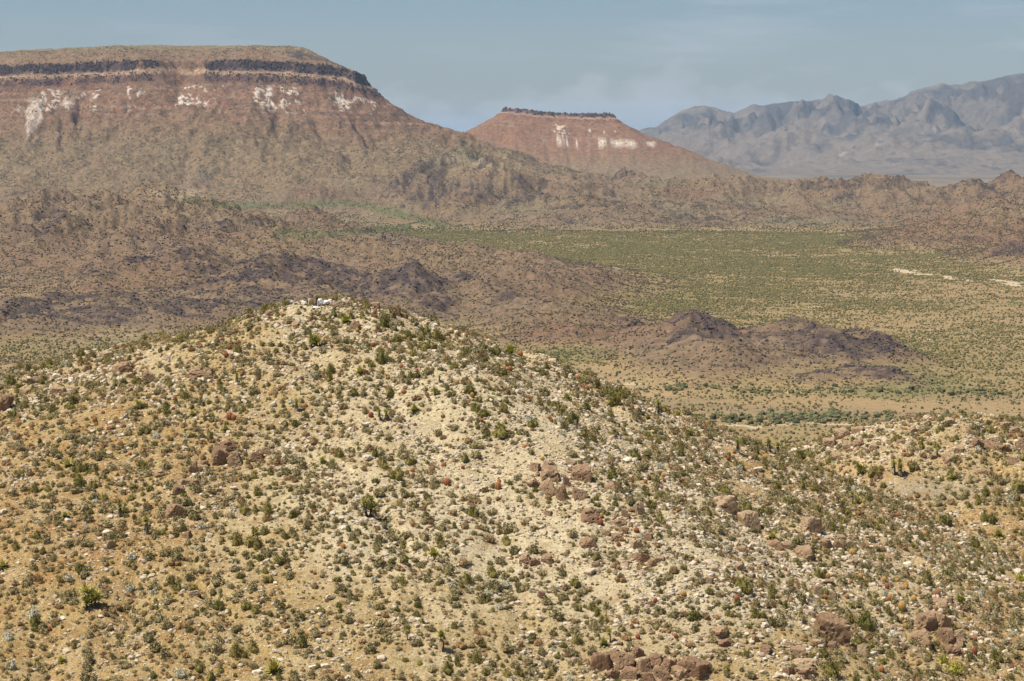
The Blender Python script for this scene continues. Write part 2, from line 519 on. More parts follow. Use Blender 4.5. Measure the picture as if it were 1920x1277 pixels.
rockn = fbm(x / 70, y / 70, 4, 241) * 0.75 + 0.55 * fbm(x / 14, y / 14, 3, 243)
rkf = np.clip(0.78 + 0.9 * fbm(x / 11, y / 11, 3, 245), 0.12, 1)
rk = np.maximum(sstep(0.46, 0.86, mrock * 0.92 + 0.55 * rockn), 0.55 * sstep(.35, .85, rockn)) * hm * rkf
c = mixc(c, DARKROCK, rk * 0.92)
ROCKY[i0:] = rk
VEG[i0:] = np.where(mh > 4, 0.42 - 0.2 * rk, 0.25 + 0.6 * green)
# green fringes where the hills meet the flats
fr = sstep(0.2, 2.0, mh) * sstep(7.0, 3.0, mh) * sstep(-0.1, 0.5, fbm(x / 200, y / 200, 3, 247))
c = mixc(c, (0.12, 0.135, 0.05), 0.5 * fr * (r < 6500))
VEG[i0:] = np.clip(VEG[i0:] + 0.3 * fr, 0, 1)
# dry sandy washes
WASHES = [([(1683, 504), (1700, 507), (1740, 516), (1780, 522), (1816, 527)], 8.0), ([(1888, 524), (1905, 533), (1930, 541)], 8.5),
          ([(1285, 796), (1400, 794), (1600, 791), (1950, 788)], 2.2),
          ([(1425, 737), (1475, 741)], 2.0), ([(1640, 626), (1690, 632), (1752, 642)], 2.0), ([(1175, 721), (1217, 723)], 4.0),
          ([(1142, 509), (1185, 520), (1200, 522)], 5.0), ([(1490, 575), (1512, 578)], 6.0), ([(940, 700), (1010, 690), (1100, 712)], 1.5)]
for pts, wd in WASHES:
    wp = []
    for a, b in pts:
        kx, kz = ray(a, b)
        Y = 2000.0
        for _ in range(20):
            Y = (VALLEY + 0.005 * max(0.0, Y - 1600)) / float(kz)
        wp.append((float(kx) * Y, Y))
    xs_, ys_ = [p[0] for p in wp], [p[1] for p in wp]
    mm = (x > min(xs_) - 60) & (x < max(xs_) + 60) & (y > min(ys_) - 60) & (y < max(ys_) + 60)
    if not mm.any():
        continue
    X, Yy = x[mm] + 22 * fbm(x[mm] / 70, y[mm] / 70, 4, 251), y[mm] + 22 * fbm(x[mm] / 70 + 7, y[mm] / 70, 4, 253)
    best = np.full(X.shape, 1e9)
    for (ax, ay), (bx, by) in zip(wp[:-1], wp[1:]):
        ex, ey = bx - ax, by - ay
        t = np.clip(((X - ax) * ex + (Yy - ay) * ey) / (ex * ex + ey * ey), 0, 1)
        best = np.minimum(best, np.hypot(X - ax - t * ex, Yy - ay - t * ey))
    k = sstep(wd * 1.6, wd * 0.5, best) * (sstep(-0.35, 0.25, fbm(X / 35, Yy / 60, 3, 257)) if wd < 7.5 else 1.0)
    cc = c[mm]
    c[mm] = mixc(cc, SAND, k * 0.9)
    v = VEG[i0:]
    v[mm] *= (1 - k)
# mesa
mz, minf = mesa_z(x, y, r)
bz, binf = butte_z(x, y, r)
tz, th = mount_z(x, y, r)
def strata(c, m, inf, z, zoff, butte):
    d, c1, gul, s = inf[m, 0], inf[m, 1], inf[m, 2], inf[m, 3]
    X, Yy, Z = x[m], y[m], z[m]
    px = 960 + F * X / Yy
    n = fbm(X / 60, Z / 18, 4, 261)
    nf = fbm(X / 14, Z / 9 + Yy / 40, 3, 263)
    cc = np.zeros(X.shape + (3,), np.float32) + np.array((0.190, 0.115, 0.068), np.float32)
    cc = mixc(cc, (0.215, 0.108, 0.062), np.clip(0.5 + 0.9 * n, 0, 1))
    cc = mixc(cc, (0.15, 0.11, 0.080), np.clip(0.7 * nf, 0, 0.7))
    bed = fbm(Z / 9.0 + 0.5 * fbm(s / 90, d / 60, 2, 267), s / 160, 3, 265)                 # level beds
    cc = mixc(cc, (0.29, 0.190, 0.120), 0.45 * sstep(0.05, 0.5, bed) * sstep(60, 75, d) * sstep(330, 200, d))
    cc = mixc(cc, (0.11, 0.075, 0.058), 0.45 * sstep(0.1, 0.5, -bed) * sstep(55, 75, d) * sstep(330, 200, d))
    if butte:
        cc = mixc(cc, (0.225, 0.116, 0.060), np.clip(0.62 + 0.5 * n, 0, 1))
    low = sstep(170, 420, d) if not butte else sstep(230, 520, d)
    cc = mixc(cc, (0.195, 0.140, 0.078), np.clip(low * (0.85 + 0.4 * n), 0, 1))
    # pale tuff below the cliffs: patches stretched down the slope, and one thin hard ledge
    lat = 0.65 * fbm(s / 48, d / 300, 4, 271) + 0.70 * fbm(s / 11 + d / 60, d / 70, 4, 275)
    if not butte:
        spots = (.9 * blob(px, 0, 100, 0, 30, 1) + .8 * blob(px, 0, 180, 0, 26, 1) + .7 * blob(px, 0, 265, 0, 30, 1) + 1.0 * blob(px, 0, 500, 0, 42, 1)
                 + 1.0 * blob(px, 0, 555, 0, 26, 1) + .8 * blob(px, 0, 645, 0, 24, 1) + .7 * blob(px, 0, 705, 0, 20, 1) + .65 * blob(px, 0, 395, 0, 40, 1) + .55 * blob(px, 0, 330, 0, 30, 1))
        band = sstep(62, 78, d) * sstep(215, 150, d)
        t = sstep(0.66, 0.80, spots * 0.74 + 0.66 * lat + 0.38 * nf) * band
        t = np.maximum(t, 0.85 * sstep(0.35, 0.8, lat + 0.25 * spots) * sstep(150, 155, d) * sstep(170, 163, d) * sstep(330, 350, px) * sstep(520, 490, px))
        t = np.maximum(t, 0.65 * sstep(0.0, 0.10, 0.40 - gul + .06 * nf) * sstep(90, 150, d) * sstep(520, 330, d) * sstep(215, 180, px))
    else:
        spots = .9 * blob(px, 0, 1065, 0, 25, 1) + .9 * blob(px, 0, 1150, 0, 16, 1) + .6 * blob(px, 0, 1040, 0, 18, 1)
        band = sstep(50, 75, d) * sstep(300, 200, d)
        t = sstep(0.78, 0.95, spots * 0.50 + 0.70 * lat + 0.30 * nf) * band
        led = sstep(188, 196, d) * sstep(222, 210, d)
        t = np.maximum(t, sstep(0.1, 0.6, lat + 0.35) * led * sstep(1010, 1040, px) * sstep(1232, 1222, px) * 0.9)
    cc = mixc(cc, (0.64, 0.535, 0.42), t * (0.80 + 0.30 * np.clip(nf, -1, 0.6)))
    cc = mixc(cc, (0.40, 0.37, 0.32), 0.6 * t * sstep(0.1, 0.5, nf))
    # bench and cliffs of dark basalt
    k = 1.0 if not butte else 0.62
    cc = mixc(cc, (0.33, 0.215, 0.130), sstep(10 * k, 16 * k, d) * sstep(38 * k, 30 * k, d))
    cl2 = sstep(32 * k, 37 * k, d) * sstep(62 * k, 48 * k, d) * sstep(-0.5, 0.35, fbm(s / 60, s * 0, 3, 277) + 0.3 * nf)
    cc = mixc(cc, (0.105, 0.060, 0.055) if not butte else (0.20, 0.095, 0.065), cl2 * (0.35 + 0.65 * c1))
    cl1 = sstep(-5, 1, d) * sstep(22 * k, 12 * k, d) * c1
    col = fbm(s / 7.5, s * 0, 3, 279)
    cc = mixc(cc, (0.060, 0.044, 0.052), cl1 * np.clip(0.95 + 0.5 * col, 0, 1))
    topm = sstep(-4, -14, d)
    tc = np.zeros(X.shape + (3,), np.float32) + np.array((0.205, 0.132, 0.078), np.float32)
    tc = mixc(tc, (0.185, 0.152, 0.080), sstep(-60, -190, d) * np.clip(.6 + .6 * n, 0, 1))
    if not butte:
        knob = sstep(.15, .5, fbm(X / 60, Yy / 60, 3, 283)) * (blob(px, 0, 580, 0, 45, 1) + .7 * blob(px, 0, 318, 0, 14, 1)) * sstep(-230, -120, d) * sstep(-20, -60, d)
        tc = mixc(tc, (0.08, 0.06, 0.06), np.clip(knob * 1.4, 0, .9))
    cc = cc + (tc - cc) * topm[..., None]
    c[m] = cc * (1 + 0.10 * nf)[..., None]
mm = mz > z + 0.5
z = np.where(mm, mz, z)
f = np.where(mm, 5, f)
strata(c, mm, minf, z, 0, False)
VEG[i0:][mm] = 0.30 + 0.25 * sstep(200, 500, minf[mm, 0])
ROCKY[i0:][mm] = 0
mm = bz > z + 0.5
z = np.where(mm, bz, z)
f = np.where(mm, 6, f)
strata(c, mm, binf, z, 0, True)
VEG[i0:][mm] = 0.30
ROCKY[i0:][mm] = 0
mm = tz > z + 1.0
z = np.where(mm, tz, z)
f = np.where(mm, 7, f)
mc = np.zeros(x[mm].shape + (3,), np.float32) + np.array((0.185, 0.142, 0.105), np.float32)
mn = fbm(x[mm] / 900, y[mm] / 900, 4, 291) + 0.5 * fbm(x[mm] / 160, y[mm] / 160, 3, 293)
mc = mixc(mc, (0.070, 0.062, 0.060), 0.85 * sstep(0.05, 0.55, mn * 0.95 + 0.75 * sstep(60, 480, z[mm]) - 0.22))
mc = mixc(mc, (0.165, 0.130, 0.100), 0.8 * sstep(.0, .5, fbm(x[mm] / 330, y[mm] / 1200, 4, 295)) * sstep(60, 300, z[mm]))
mc = mixc(mc, (0.36, 0.29, 0.23), sstep(0.55, 0.8, fbm(x[mm] / 170, y[mm] / 420, 4, 297) * sstep(-.3, .5, fbm(x[mm] / 1500, y[mm] / 1500, 2, 299)) + .1) * sstep(-70, 20, z[mm]) * sstep(420, 200, z[mm]) * 0.9)
c[mm] = mc
VEG[i0:][mm] = 0.2
far = (f == 0) & (r > 7500)
cf = np.zeros(x.shape + (3,), np.float32) + np.array((0.200, 0.150, 0.098), np.float32)
cf = mixc(cf, (0.120, 0.098, 0.066), sstep(-.1, .6, fbm(x / 900, y / 2200, 4, 305)))
cf = mixc(cf, (0.27, 0.205, 0.125), sstep(.1, .6, fbm(x / 1500, y / 3500, 3, 309)))
c = np.where(far[..., None], cf, c)
# the green strip that climbs between the brown hills and the foot of the mesa
STRIP = [(330, 372), (430, 386), (540, 384), (640, 380), (700, 388), (760, 405), (830, 420)]
STRIP2 = [(520, 436), (600, 440), (690, 434), (760, 425)]
ds = np.full(x.shape, 1e9)
for line in (STRIP, STRIP2):
    for (ax, ay), (bx, by) in zip(line[:-1], line[1:]):
        t_ = np.clip(((px - ax) * (bx - ax) + (py - ay) * (by - ay)) / ((bx - ax) ** 2 + (by - ay) ** 2), 0, 1)
        ds = np.minimum(ds, np.hypot(px - ax - t_ * (bx - ax), (py - ay - t_ * (by - ay)) * 1.6))
gs = sstep(15, 4, ds + 6 * fbm(x / 120, y / 120, 3, 313)) * (r > 2600) * (r < 6800) * (f != 5)
c = mixc(c, (0.105, 0.115, 0.045), 0.75 * gs)
VEG[i0:] = np.clip(VEG[i0:] + .4 * gs, 0, 1)
GZ[i0:], FEAT[i0:], CLR[i0:] = z, f, c
CLR = np.clip(CLR, 0.015, 0.85)

# ------------------------------------------------------------------ node helper
def new_mat(name):
    m = bpy.data.materials.new(name)
    m.use_nodes = True
    nt = m.node_tree
    b = nt.nodes["Principled BSDF"]
    b.inputs["Roughness"].default_value = 0.95
    b.inputs["Specular IOR Level"].default_value = 0.12
    return m, nt.nodes, nt.links, b

def tex_noise(n, l, vec, scale, detail=4, rough=0.55):
    t = n.new("ShaderNodeTexNoise")
    t.inputs["Scale"].default_value = scale
    t.inputs["Detail"].default_value = detail
    t.inputs["Roughness"].default_value = rough
    l.new(vec, t.inputs["Vector"])
    return t

def remap(n, l, src, a, b, lo, hi):
    t = n.new("ShaderNodeMapRange")
    for k, v in zip(("From Min", "From Max", "To Min", "To Max"), (a, b, lo, hi)):
        t.inputs[k].default_value = v
    l.new(src, t.inputs["Value"])
    return t.outputs[0]

def mixrgb(n, l, fac, c1, c2, mode="MIX"):
    t = n.new("ShaderNodeMixRGB")
    t.blend_type = mode
    for s, v in ((t.inputs["Fac"], fac), (t.inputs["Color1"], c1), (t.inputs["Color2"], c2)):
        if isinstance(v, bpy.types.NodeSocket):
            l.new(v, s)
        elif isinstance(v, (int, float)):
            s.default_value = v
        else:
            s.default_value = (*v, 1)
    return t.outputs[0]

def mathn(n, l, op, a, b):
    t = n.new("ShaderNodeMath")
    t.operation = op
    for s, v in ((t.inputs[0], a), (t.inputs[1], b)):
        if isinstance(v, bpy.types.NodeSocket):
            l.new(v, s)
        else:
            s.default_value = v
    return t.outputs[0]

def terrain_mat(name, fine, spk, spk_col, bump_dist, fine_amt=0.3, spk_amt=1.0, spk_r=0.42):
    """ground: zone colour per vertex, fine grain, small far shrubs as speckle where they are past building"""
    m, n, l, b = new_mat(name)
    geo = n.new("ShaderNodeNewGeometry").outputs["Position"]
    at = n.new("ShaderNodeAttribute"); at.attribute_name = "soil"
    ve = n.new("ShaderNodeAttribute"); ve.attribute_name = "veg"
    t = tex_noise(n, l, geo, fine, 6, 0.7)
    gr = remap(n, l, t.outputs["Fac"], 0.25, 0.75, 1 - fine_amt, 1 + fine_amt)
    col = mixrgb(n, l, 1.0, at.outputs["Color"], gr, "MULTIPLY")
    v = n.new("ShaderNodeTexVoronoi")
    v.inputs["Scale"].default_value = spk
    v.inputs["Randomness"].default_value = 1.0
    l.new(geo, v.inputs["Vector"])
    sep = n.new("ShaderNodeSeparateColor")
    l.new(v.outputs["Color"], sep.inputs[0])
    rad = remap(n, l, sep.outputs["Green"], 0, 1, spk_r * 0.5, spk_r)
    inside = remap(n, l, mathn(n, l, "SUBTRACT", rad, v.outputs["Distance"]), 0.0, 0.06, 0, 1)
    has = mathn(n, l, "LESS_THAN", sep.outputs["Red"], ve.outputs["Fac"])
    msk = mathn(n, l, "MULTIPLY", mathn(n, l, "MULTIPLY", inside, has), spk_amt)
    sc = mixrgb(n, l, sep.outputs["Blue"], spk_col, tuple(min(1, q * 1.9) for q in spk_col))
    col = mixrgb(n, l, msk, col, sc)
    l.new(col, b.inputs["Base Color"])
    bp = n.new("ShaderNodeBump")
    bp.inputs["Strength"].default_value = 0.9
    bp.inputs["Distance"].default_value = bump_dist
    l.new(t.outputs["Fac"], bp.inputs["Height"])
    l.new(bp.outputs[0], b.inputs["Normal"])
    return m

def hill_mat():
    m, n, l, b = new_mat("gravel_hillside")
    geo = n.new("ShaderNodeNewGeometry").outputs["Position"]
    at = n.new("ShaderNodeAttribute"); at.attribute_name = "soil"
    t = tex_noise(n, l, geo, 2.2, 8, 0.75)
    gr = remap(n, l, t.outputs["Fac"], 0.28, 0.72, 0.50, 1.45)
    col = mixrgb(n, l, 1.0, at.outputs["Color"], gr, "MULTIPLY")
    # gravel: pale chips, and dark spots that paint small shadows among the stones
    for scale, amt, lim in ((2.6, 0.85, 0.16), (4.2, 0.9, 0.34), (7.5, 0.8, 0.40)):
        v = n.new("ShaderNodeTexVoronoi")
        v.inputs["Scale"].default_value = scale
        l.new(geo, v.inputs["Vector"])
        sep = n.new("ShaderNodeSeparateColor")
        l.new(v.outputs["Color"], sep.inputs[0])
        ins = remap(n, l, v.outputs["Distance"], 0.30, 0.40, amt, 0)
        pale = mathn(n, l, "MULTIPLY", ins, mathn(n, l, "LESS_THAN", sep.outputs["Red"], lim))
        col = mixrgb(n, l, pale, col, mixrgb(n, l, sep.outputs["Green"], (0.72, 0.61, 0.42), (0.46, 0.34, 0.20)))
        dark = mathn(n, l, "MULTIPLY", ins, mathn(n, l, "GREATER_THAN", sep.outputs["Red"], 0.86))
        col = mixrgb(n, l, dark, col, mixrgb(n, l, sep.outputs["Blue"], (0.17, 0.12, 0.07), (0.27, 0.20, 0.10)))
    o = tex_noise(n, l, geo, 0.55, 5, 0.7)
    om = remap(n, l, o.outputs["Fac"], 0.54, 0.66, 0, 0.65)
    col = mixrgb(n, l, om, col, (0.33, 0.195, 0.075))
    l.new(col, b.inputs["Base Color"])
    bp = n.new("ShaderNodeBump")
    bp.inputs["Strength"].default_value = 1.0
    bp.inputs["Distance"].default_value = 0.45
    l.new(t.outputs["Fac"], bp.inputs["Height"])
    l.new(bp.outputs[0], b.inputs["Normal"])
    return m

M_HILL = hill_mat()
M_VALLEY = terrain_mat("valley_soil", 0.16, 0.19, (0.075, 0.085, 0.030), 0.5, 0.28, 0.85)
M_MID = terrain_mat("brown_hill_soil", 0.12, 0.20, (0.060, 0.048, 0.034), 3.0, 0.50, 0.9, 0.38)
M_MESA = terrain_mat("mesa_rock", 0.075, 0.085, (0.052, 0.046, 0.032), 7.0, 0.55, 1.0, 0.40)
M_BUTTE = terrain_mat("butte_rock", 0.06, 0.07, (0.075, 0.045, 0.032), 7.0, 0.5, 0.85, 0.38)
M_MOUNT = terrain_mat("mountain_rock", 0.012, 0.012, (0.05, 0.05, 0.042), 40.0, 0.35, 0.6, 0.4)

# ------------------------------------------------------------------ grid -> one object per landform
def grid_faces():
    i = np.arange(NR - 1)[:, None]
    j = np.arange(NC)[None, :]
    j2 = (j + 1) % NC
    a = i * NC + j
    b = i * NC + j2
    c_ = (i + 1) * NC + j2
    d = (i + 1) * NC + j
    return np.stack([a + 0 * j, b + 0 * j, c_ + 0 * j, d + 0 * j], -1).reshape(-1, 4)

FACES = grid_faces()[:, ::-1]
VX = np.stack([GX, GY, GZ], -1).reshape(-1, 3)
FF = FEAT.reshape(-1)[FACES[:, 0]]
CF, VF = CLR.reshape(-1, 3), VEG.reshape(-1)

def mesh_np(name, verts, quads, colors=None, veg=None, smooth=True):
    me = bpy.data.meshes.new(name)
    k = quads.shape[1]
    me.vertices.add(len(verts))
    me.vertices.foreach_set("co", np.ascontiguousarray(verts, np.float32).ravel())
    me.loops.add(quads.size)
    me.loops.foreach_set("vertex_index", np.ascontiguousarray(quads, np.int32).ravel())
    me.polygons.add(len(quads))
    me.polygons.foreach_set("loop_start", np.arange(0, quads.size, k, dtype=np.int32))
    if smooth:
        me.polygons.foreach_set("use_smooth", np.ones(len(quads), bool))
    if colors is not None:
        a = me.attributes.new("soil", "FLOAT_COLOR", "POINT")
        a.data.foreach_set("color", np.concatenate([colors, np.ones((len(colors), 1))], 1).astype(np.float32).ravel())
    if veg is not None:
        a = me.attributes.new("veg", "FLOAT", "POINT")
        a.data.foreach_set("value", np.ascontiguousarray(veg, np.float32))
    me.update(calc_edges=True)
    return me

def structure(name, sel, mat):
    q = FACES[sel]
    used, inv = np.unique(q, return_inverse=True)
    me = mesh_np(name, VX[used], inv.reshape(q.shape), CF[used], VF[used])
    me.materials.append(mat)
    o = bpy.data.objects.new(name, me)
    o["kind"] = "structure"
    COL.objects.link(o)
    return o

structure("ground", (FF == 0), M_VALLEY)
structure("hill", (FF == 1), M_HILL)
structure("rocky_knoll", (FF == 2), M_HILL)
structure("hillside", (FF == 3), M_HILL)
structure("hills", (FF == 4), M_MID)
structure("mesa", (FF == 5), M_MESA)
structure("butte", (FF == 6), M_BUTTE)
structure("mountains", (FF == 7), M_MOUNT)

# ------------------------------------------------------------------ haze
ZTOP, ZBOT = float(GZ.max()) + 30.0, float(GZ.min()) - 1.0
hb = bmesh.new()
bmesh.ops.create_cube(hb, size=1.0)
hm_ = bpy.data.meshes.new("haze")
hb.to_mesh(hm_)
hb.free()
haze = bpy.data.objects.new("haze", hm_)
haze.scale = (145000, 145000, ZTOP - ZBOT)
haze.location = (0, 0, (ZTOP + ZBOT) / 2)
haze["kind"] = "stuff"
COL.objects.link(haze)
hmat = bpy.data.materials.new("air")
hmat.use_nodes = True
hn = hmat.node_tree.nodes
hn.clear()
ho = hn.new("ShaderNodeOutputMaterial")
hv = hn.new("ShaderNodeVolumePrincipled")
hv.inputs["Color"].default_value = (0.52, 0.76, 1.0, 1)
hv.inputs["Density"].default_value = HAZE_DENSITY
hv.inputs["Anisotropy"].default_value = 0.0
hmat.node_tree.links.new(hv.outputs[0], ho.inputs["Volume"])
hmat.cycles.volume_sampling = "DISTANCE"
hm_.materials.append(hmat)

# ------------------------------------------------------------------ finding the ground
def ground_z(x, y):
    x, y = np.atleast_1d(np.asarray(x, float)), np.atleast_1d(np.asarray(y, float))
    r = np.hypot(x, y)
    a = np.arctan2(x, y)
    ci = (a + A_IN) / (2 * A_IN) * (len(cols_in) - 1)
    j = np.clip(np.floor(ci).astype(int), 0, len(cols_in) - 2)
    tj = ci - j
    i = np.clip(np.searchsorted(rows, r) - 1, 0, NR - 2)
    ti = (r - rows[i]) / (rows[i + 1] - rows[i])
    return ((GZ[i, j] * (1 - tj) + GZ[i, j + 1] * tj) * (1 - ti) + (GZ[i + 1, j] * (1 - tj) + GZ[i + 1, j + 1] * tj) * ti)

with np.errstate(divide="ignore"):
    SLOPE = GZ / RR
HORIZON = np.maximum.accumulate(SLOPE, axis=0)
def visible(x, y, extra=0.0, z=None, slack=0.0006):
    z = ground_z(x, y) if z is None else z
    r = np.hypot(x, y)
    a = np.arctan2(x, y)
    j = np.clip(np.round((a + A_IN) / (2 * A_IN) * (len(cols_in) - 1)).astype(int), 0, len(cols_in) - 1)
    i = np.clip(np.searchsorted(rows, r) - 1, 0, NR - 1)
    return (z + extra) / r >= HORIZON[np.maximum(i - 1, 0), j] - slack

def on_ground(px, py, y0=165.0, y1=345.0):
    """where the line of sight through a photo pixel meets the near hills"""
    Y = np.arange(y0, y1, 0.2)
    kx, kz = ray(px, py)
    g = ground_z(kx * Y, Y)
    hit = np.nonzero(g >= kz * Y)[0]
    if len(hit):
        k = hit[0]
    else:
        k = int(np.argmin(kz * Y - g))
    yy = float(Y[k])
    return float(kx) * yy, yy, float(g[k])

def mpp(y):
    return y / F          # metres per photo pixel at a distance

# ------------------------------------------------------------------ small mesh builder
class MB:
    def __init__(self):
        self.v, self.f = [], []
    def quad(self, a, b, c, d):
        k = len(self.v)
        self.v += [a, b, c, d]
        self.f.append((k, k + 1, k + 2, k + 3))
    def tri(self, a, b, c):
        k = len(self.v)
        self.v += [a, b, c]
        self.f.append((k, k + 1, k + 2))
    def tube(self, pts, radii, sides=5):
        base = len(self.v)
        for i, (p, rr) in enumerate(zip(pts, radii)):
            p = Vector(p)
            d = (Vector(pts[min(i + 1, len(pts) - 1)]) - Vector(pts[max(i - 1, 0)])).normalized()
            u = d.orthogonal().normalized()
            w = d.cross(u)
            for s in range(sides):
                a = 2 * math.pi * s / sides
                self.v.append(tuple(p + (u * math.cos(a) + w * math.sin(a)) * rr))
        for i in range(len(pts) - 1):
            for s in range(sides):
                s2 = (s + 1) % sides
                self.f.append((base + i * sides + s, base + i * sides + s2, base + (i + 1) * sides + s2, base + (i + 1) * sides + s))
        self.f.append(tuple(base + (len(pts) - 1) * sides + s for s in range(sides)))
        self.f.append(tuple(base + s for s in reversed(range(sides))))
    def mesh(self, name, mat, smooth=False):
        me = bpy.data.meshes.new(name)
        me.from_pydata([tuple(p) for p in self.v], [], self.f)
        if smooth:
            me.polygons.foreach_set("use_smooth", [True] * len(me.polygons))
        me.materials.append(mat)
        me.update()
        return me

def simple_mat(name, c_lo, c_hi, trans=0.0, grain=None, zdark=None):
    """colour varies from plant to plant (object random) and inside the plant (noise)"""
    m, n, l, b = new_mat(name)
    oi = n.new("ShaderNodeObjectInfo")
    tc = n.new("ShaderNodeTexCoord")
    col = mixrgb(n, l, oi.outputs["Random"], c_lo, c_hi)
    t = tex_noise(n, l, tc.outputs["Object"], grain or 9.0, 3, 0.6)
    g = remap(n, l, t.outputs["Fac"], 0.3, 0.7, 0.65, 1.4)
    col = mixrgb(n, l, 1.0, col, g, "MULTIPLY")
    l.new(col, b.inputs["Base Color"])
    return m

M_GREY = simple_mat("grey_shrub_leaves", (0.165, 0.138, 0.060), (0.345, 0.280, 0.140))
M_OLIVE = simple_mat("olive_shrub_leaves", (0.120, 0.112, 0.030), (0.235, 0.195, 0.060))
M_DRY = simple_mat("dry_brown_twigs", (0.190, 0.120, 0.055), (0.350, 0.230, 0.110))
M_SILVER = simple_mat("pale_silver_leaves", (0.38, 0.37, 0.26), (0.52, 0.49, 0.36))
M_LIME = simple_mat("bright_green_leaves", (0.31, 0.29, 0.045), (0.38, 0.34, 0.06))
M_GRASS = simple_mat("dry_orange_grass", (0.36, 0.185, 0.055), (0.54, 0.370, 0.140))
M_YUCCA = simple_mat("yucca_leaves", (0.300, 0.290, 0.070), (0.480, 0.430, 0.135), grain=3.0)
M_DEAD = simple_mat("dead_yucca_leaves", (0.23, 0.19, 0.13), (0.34, 0.28, 0.19), grain=4.0)
M_BARK = simple_mat("yucca_bark", (0.055, 0.042, 0.032), (0.085, 0.065, 0.048), grain=5.0)
M_FAR = simple_mat("valley_shrub_leaves", (0.085, 0.088, 0.034), (0.225, 0.180, 0.075), grain=1.0)
M_FARDARK = simple_mat("wash_tree_leaves", (0.065, 0.075, 0.032), (0.175, 0.160, 0.075), grain=0.6)
M_HILLSCRUB = simple_mat("hill_scrub_twigs", (0.060, 0.048, 0.030), (0.150, 0.110, 0.062), grain=1.0)
M_POST = simple_mat("weathered_wood", (0.045, 0.030, 0.022), (0.06, 0.04, 0.03), grain=8.0)

def cactus_mat(name, lo, hi):
    m, n, l, b = new_mat(name)
    oi = n.new("ShaderNodeObjectInfo")
    tc = n.new("ShaderNodeTexCoord")
    t = tex_noise(n, l, tc.outputs["Object"], 14.0, 3, 0.7)
    col = mixrgb(n, l, oi.outputs["Random"], lo, hi)
    col = mixrgb(n, l, 1.0, col, remap(n, l, t.outputs["Fac"], 0.3, 0.7, 0.6, 1.5), "MULTIPLY")
    l.new(col, b.inputs["Base Color"])
    return m
M_CACT = {"red": cactus_mat("red_spines", (0.215, 0.070, 0.036), (0.29, 0.110, 0.056)),
          "orange": cactus_mat("orange_spines", (0.27, 0.120, 0.042), (0.36, 0.170, 0.066)),
          "yellow": cactus_mat("yellow_spines", (0.33, 0.195, 0.055), (0.42, 0.260, 0.090))}

def rock_mat(name, a, b_, c_, pale):
    m, n, l, b = new_mat(name)
    oi = n.new("ShaderNodeObjectInfo")
    tc = n.new("ShaderNodeTexCoord")
    geo = n.new("ShaderNodeNewGeometry")
    t = tex_noise(n, l, tc.outputs["Object"], 2.3, 8, 0.7)
    col = mixrgb(n, l, remap(n, l, t.outputs["Fac"], 0.38, 0.62, 0, 1), a, b_)
    col = mixrgb(n, l, mathn(n, l, "MULTIPLY", oi.outputs["Random"], 0.75), col, c_)
    t2 = tex_noise(n, l, tc.outputs["Object"], 7.0, 6, 0.75)
    col = mixrgb(n, l, remap(n, l, t2.outputs["Fac"], 0.57, 0.66, 0, pale), col, (0.50, 0.41, 0.29))
    col = mixrgb(n, l, remap(n, l, t2.outputs["Fac"], 0.42, 0.30, 0, 0.7), col, (0.085, 0.058, 0.045))
    l.new(col, b.inputs["Base Color"])
    bp = n.new("ShaderNodeBump")
    bp.inputs["Strength"].default_value = 0.8
    bp.inputs["Distance"].default_value = 0.10
    l.new(t2.outputs["Fac"], bp.inputs["Height"])
    l.new(bp.outputs[0], b.inputs["Normal"])
    return m
M_BOULDER = rock_mat("brown_granite", (0.275, 0.172, 0.098), (0.400, 0.285, 0.168), (0.195, 0.110, 0.064), 0.85)
M_TANROCK = rock_mat("tan_granite", (0.35, 0.245, 0.145), (0.47, 0.355, 0.225), (0.29, 0.190, 0.110), 0.85)
M_STONE = rock_mat("pale_stone", (0.58, 0.48, 0.33), (0.78, 0.71, 0.57), (0.40, 0.28, 0.165), 0.9)
M_WHITE = rock_mat("white_painted_rock", (0.80, 0.79, 0.74), (0.83, 0.82, 0.78), (0.78, 0.76, 0.70), 0.2)
M_FARROCK = rock_mat("dark_desert_rock", (0.075, 0.055, 0.056), (0.12, 0.085, 0.072), (0.055, 0.042, 0.046), 0.15)

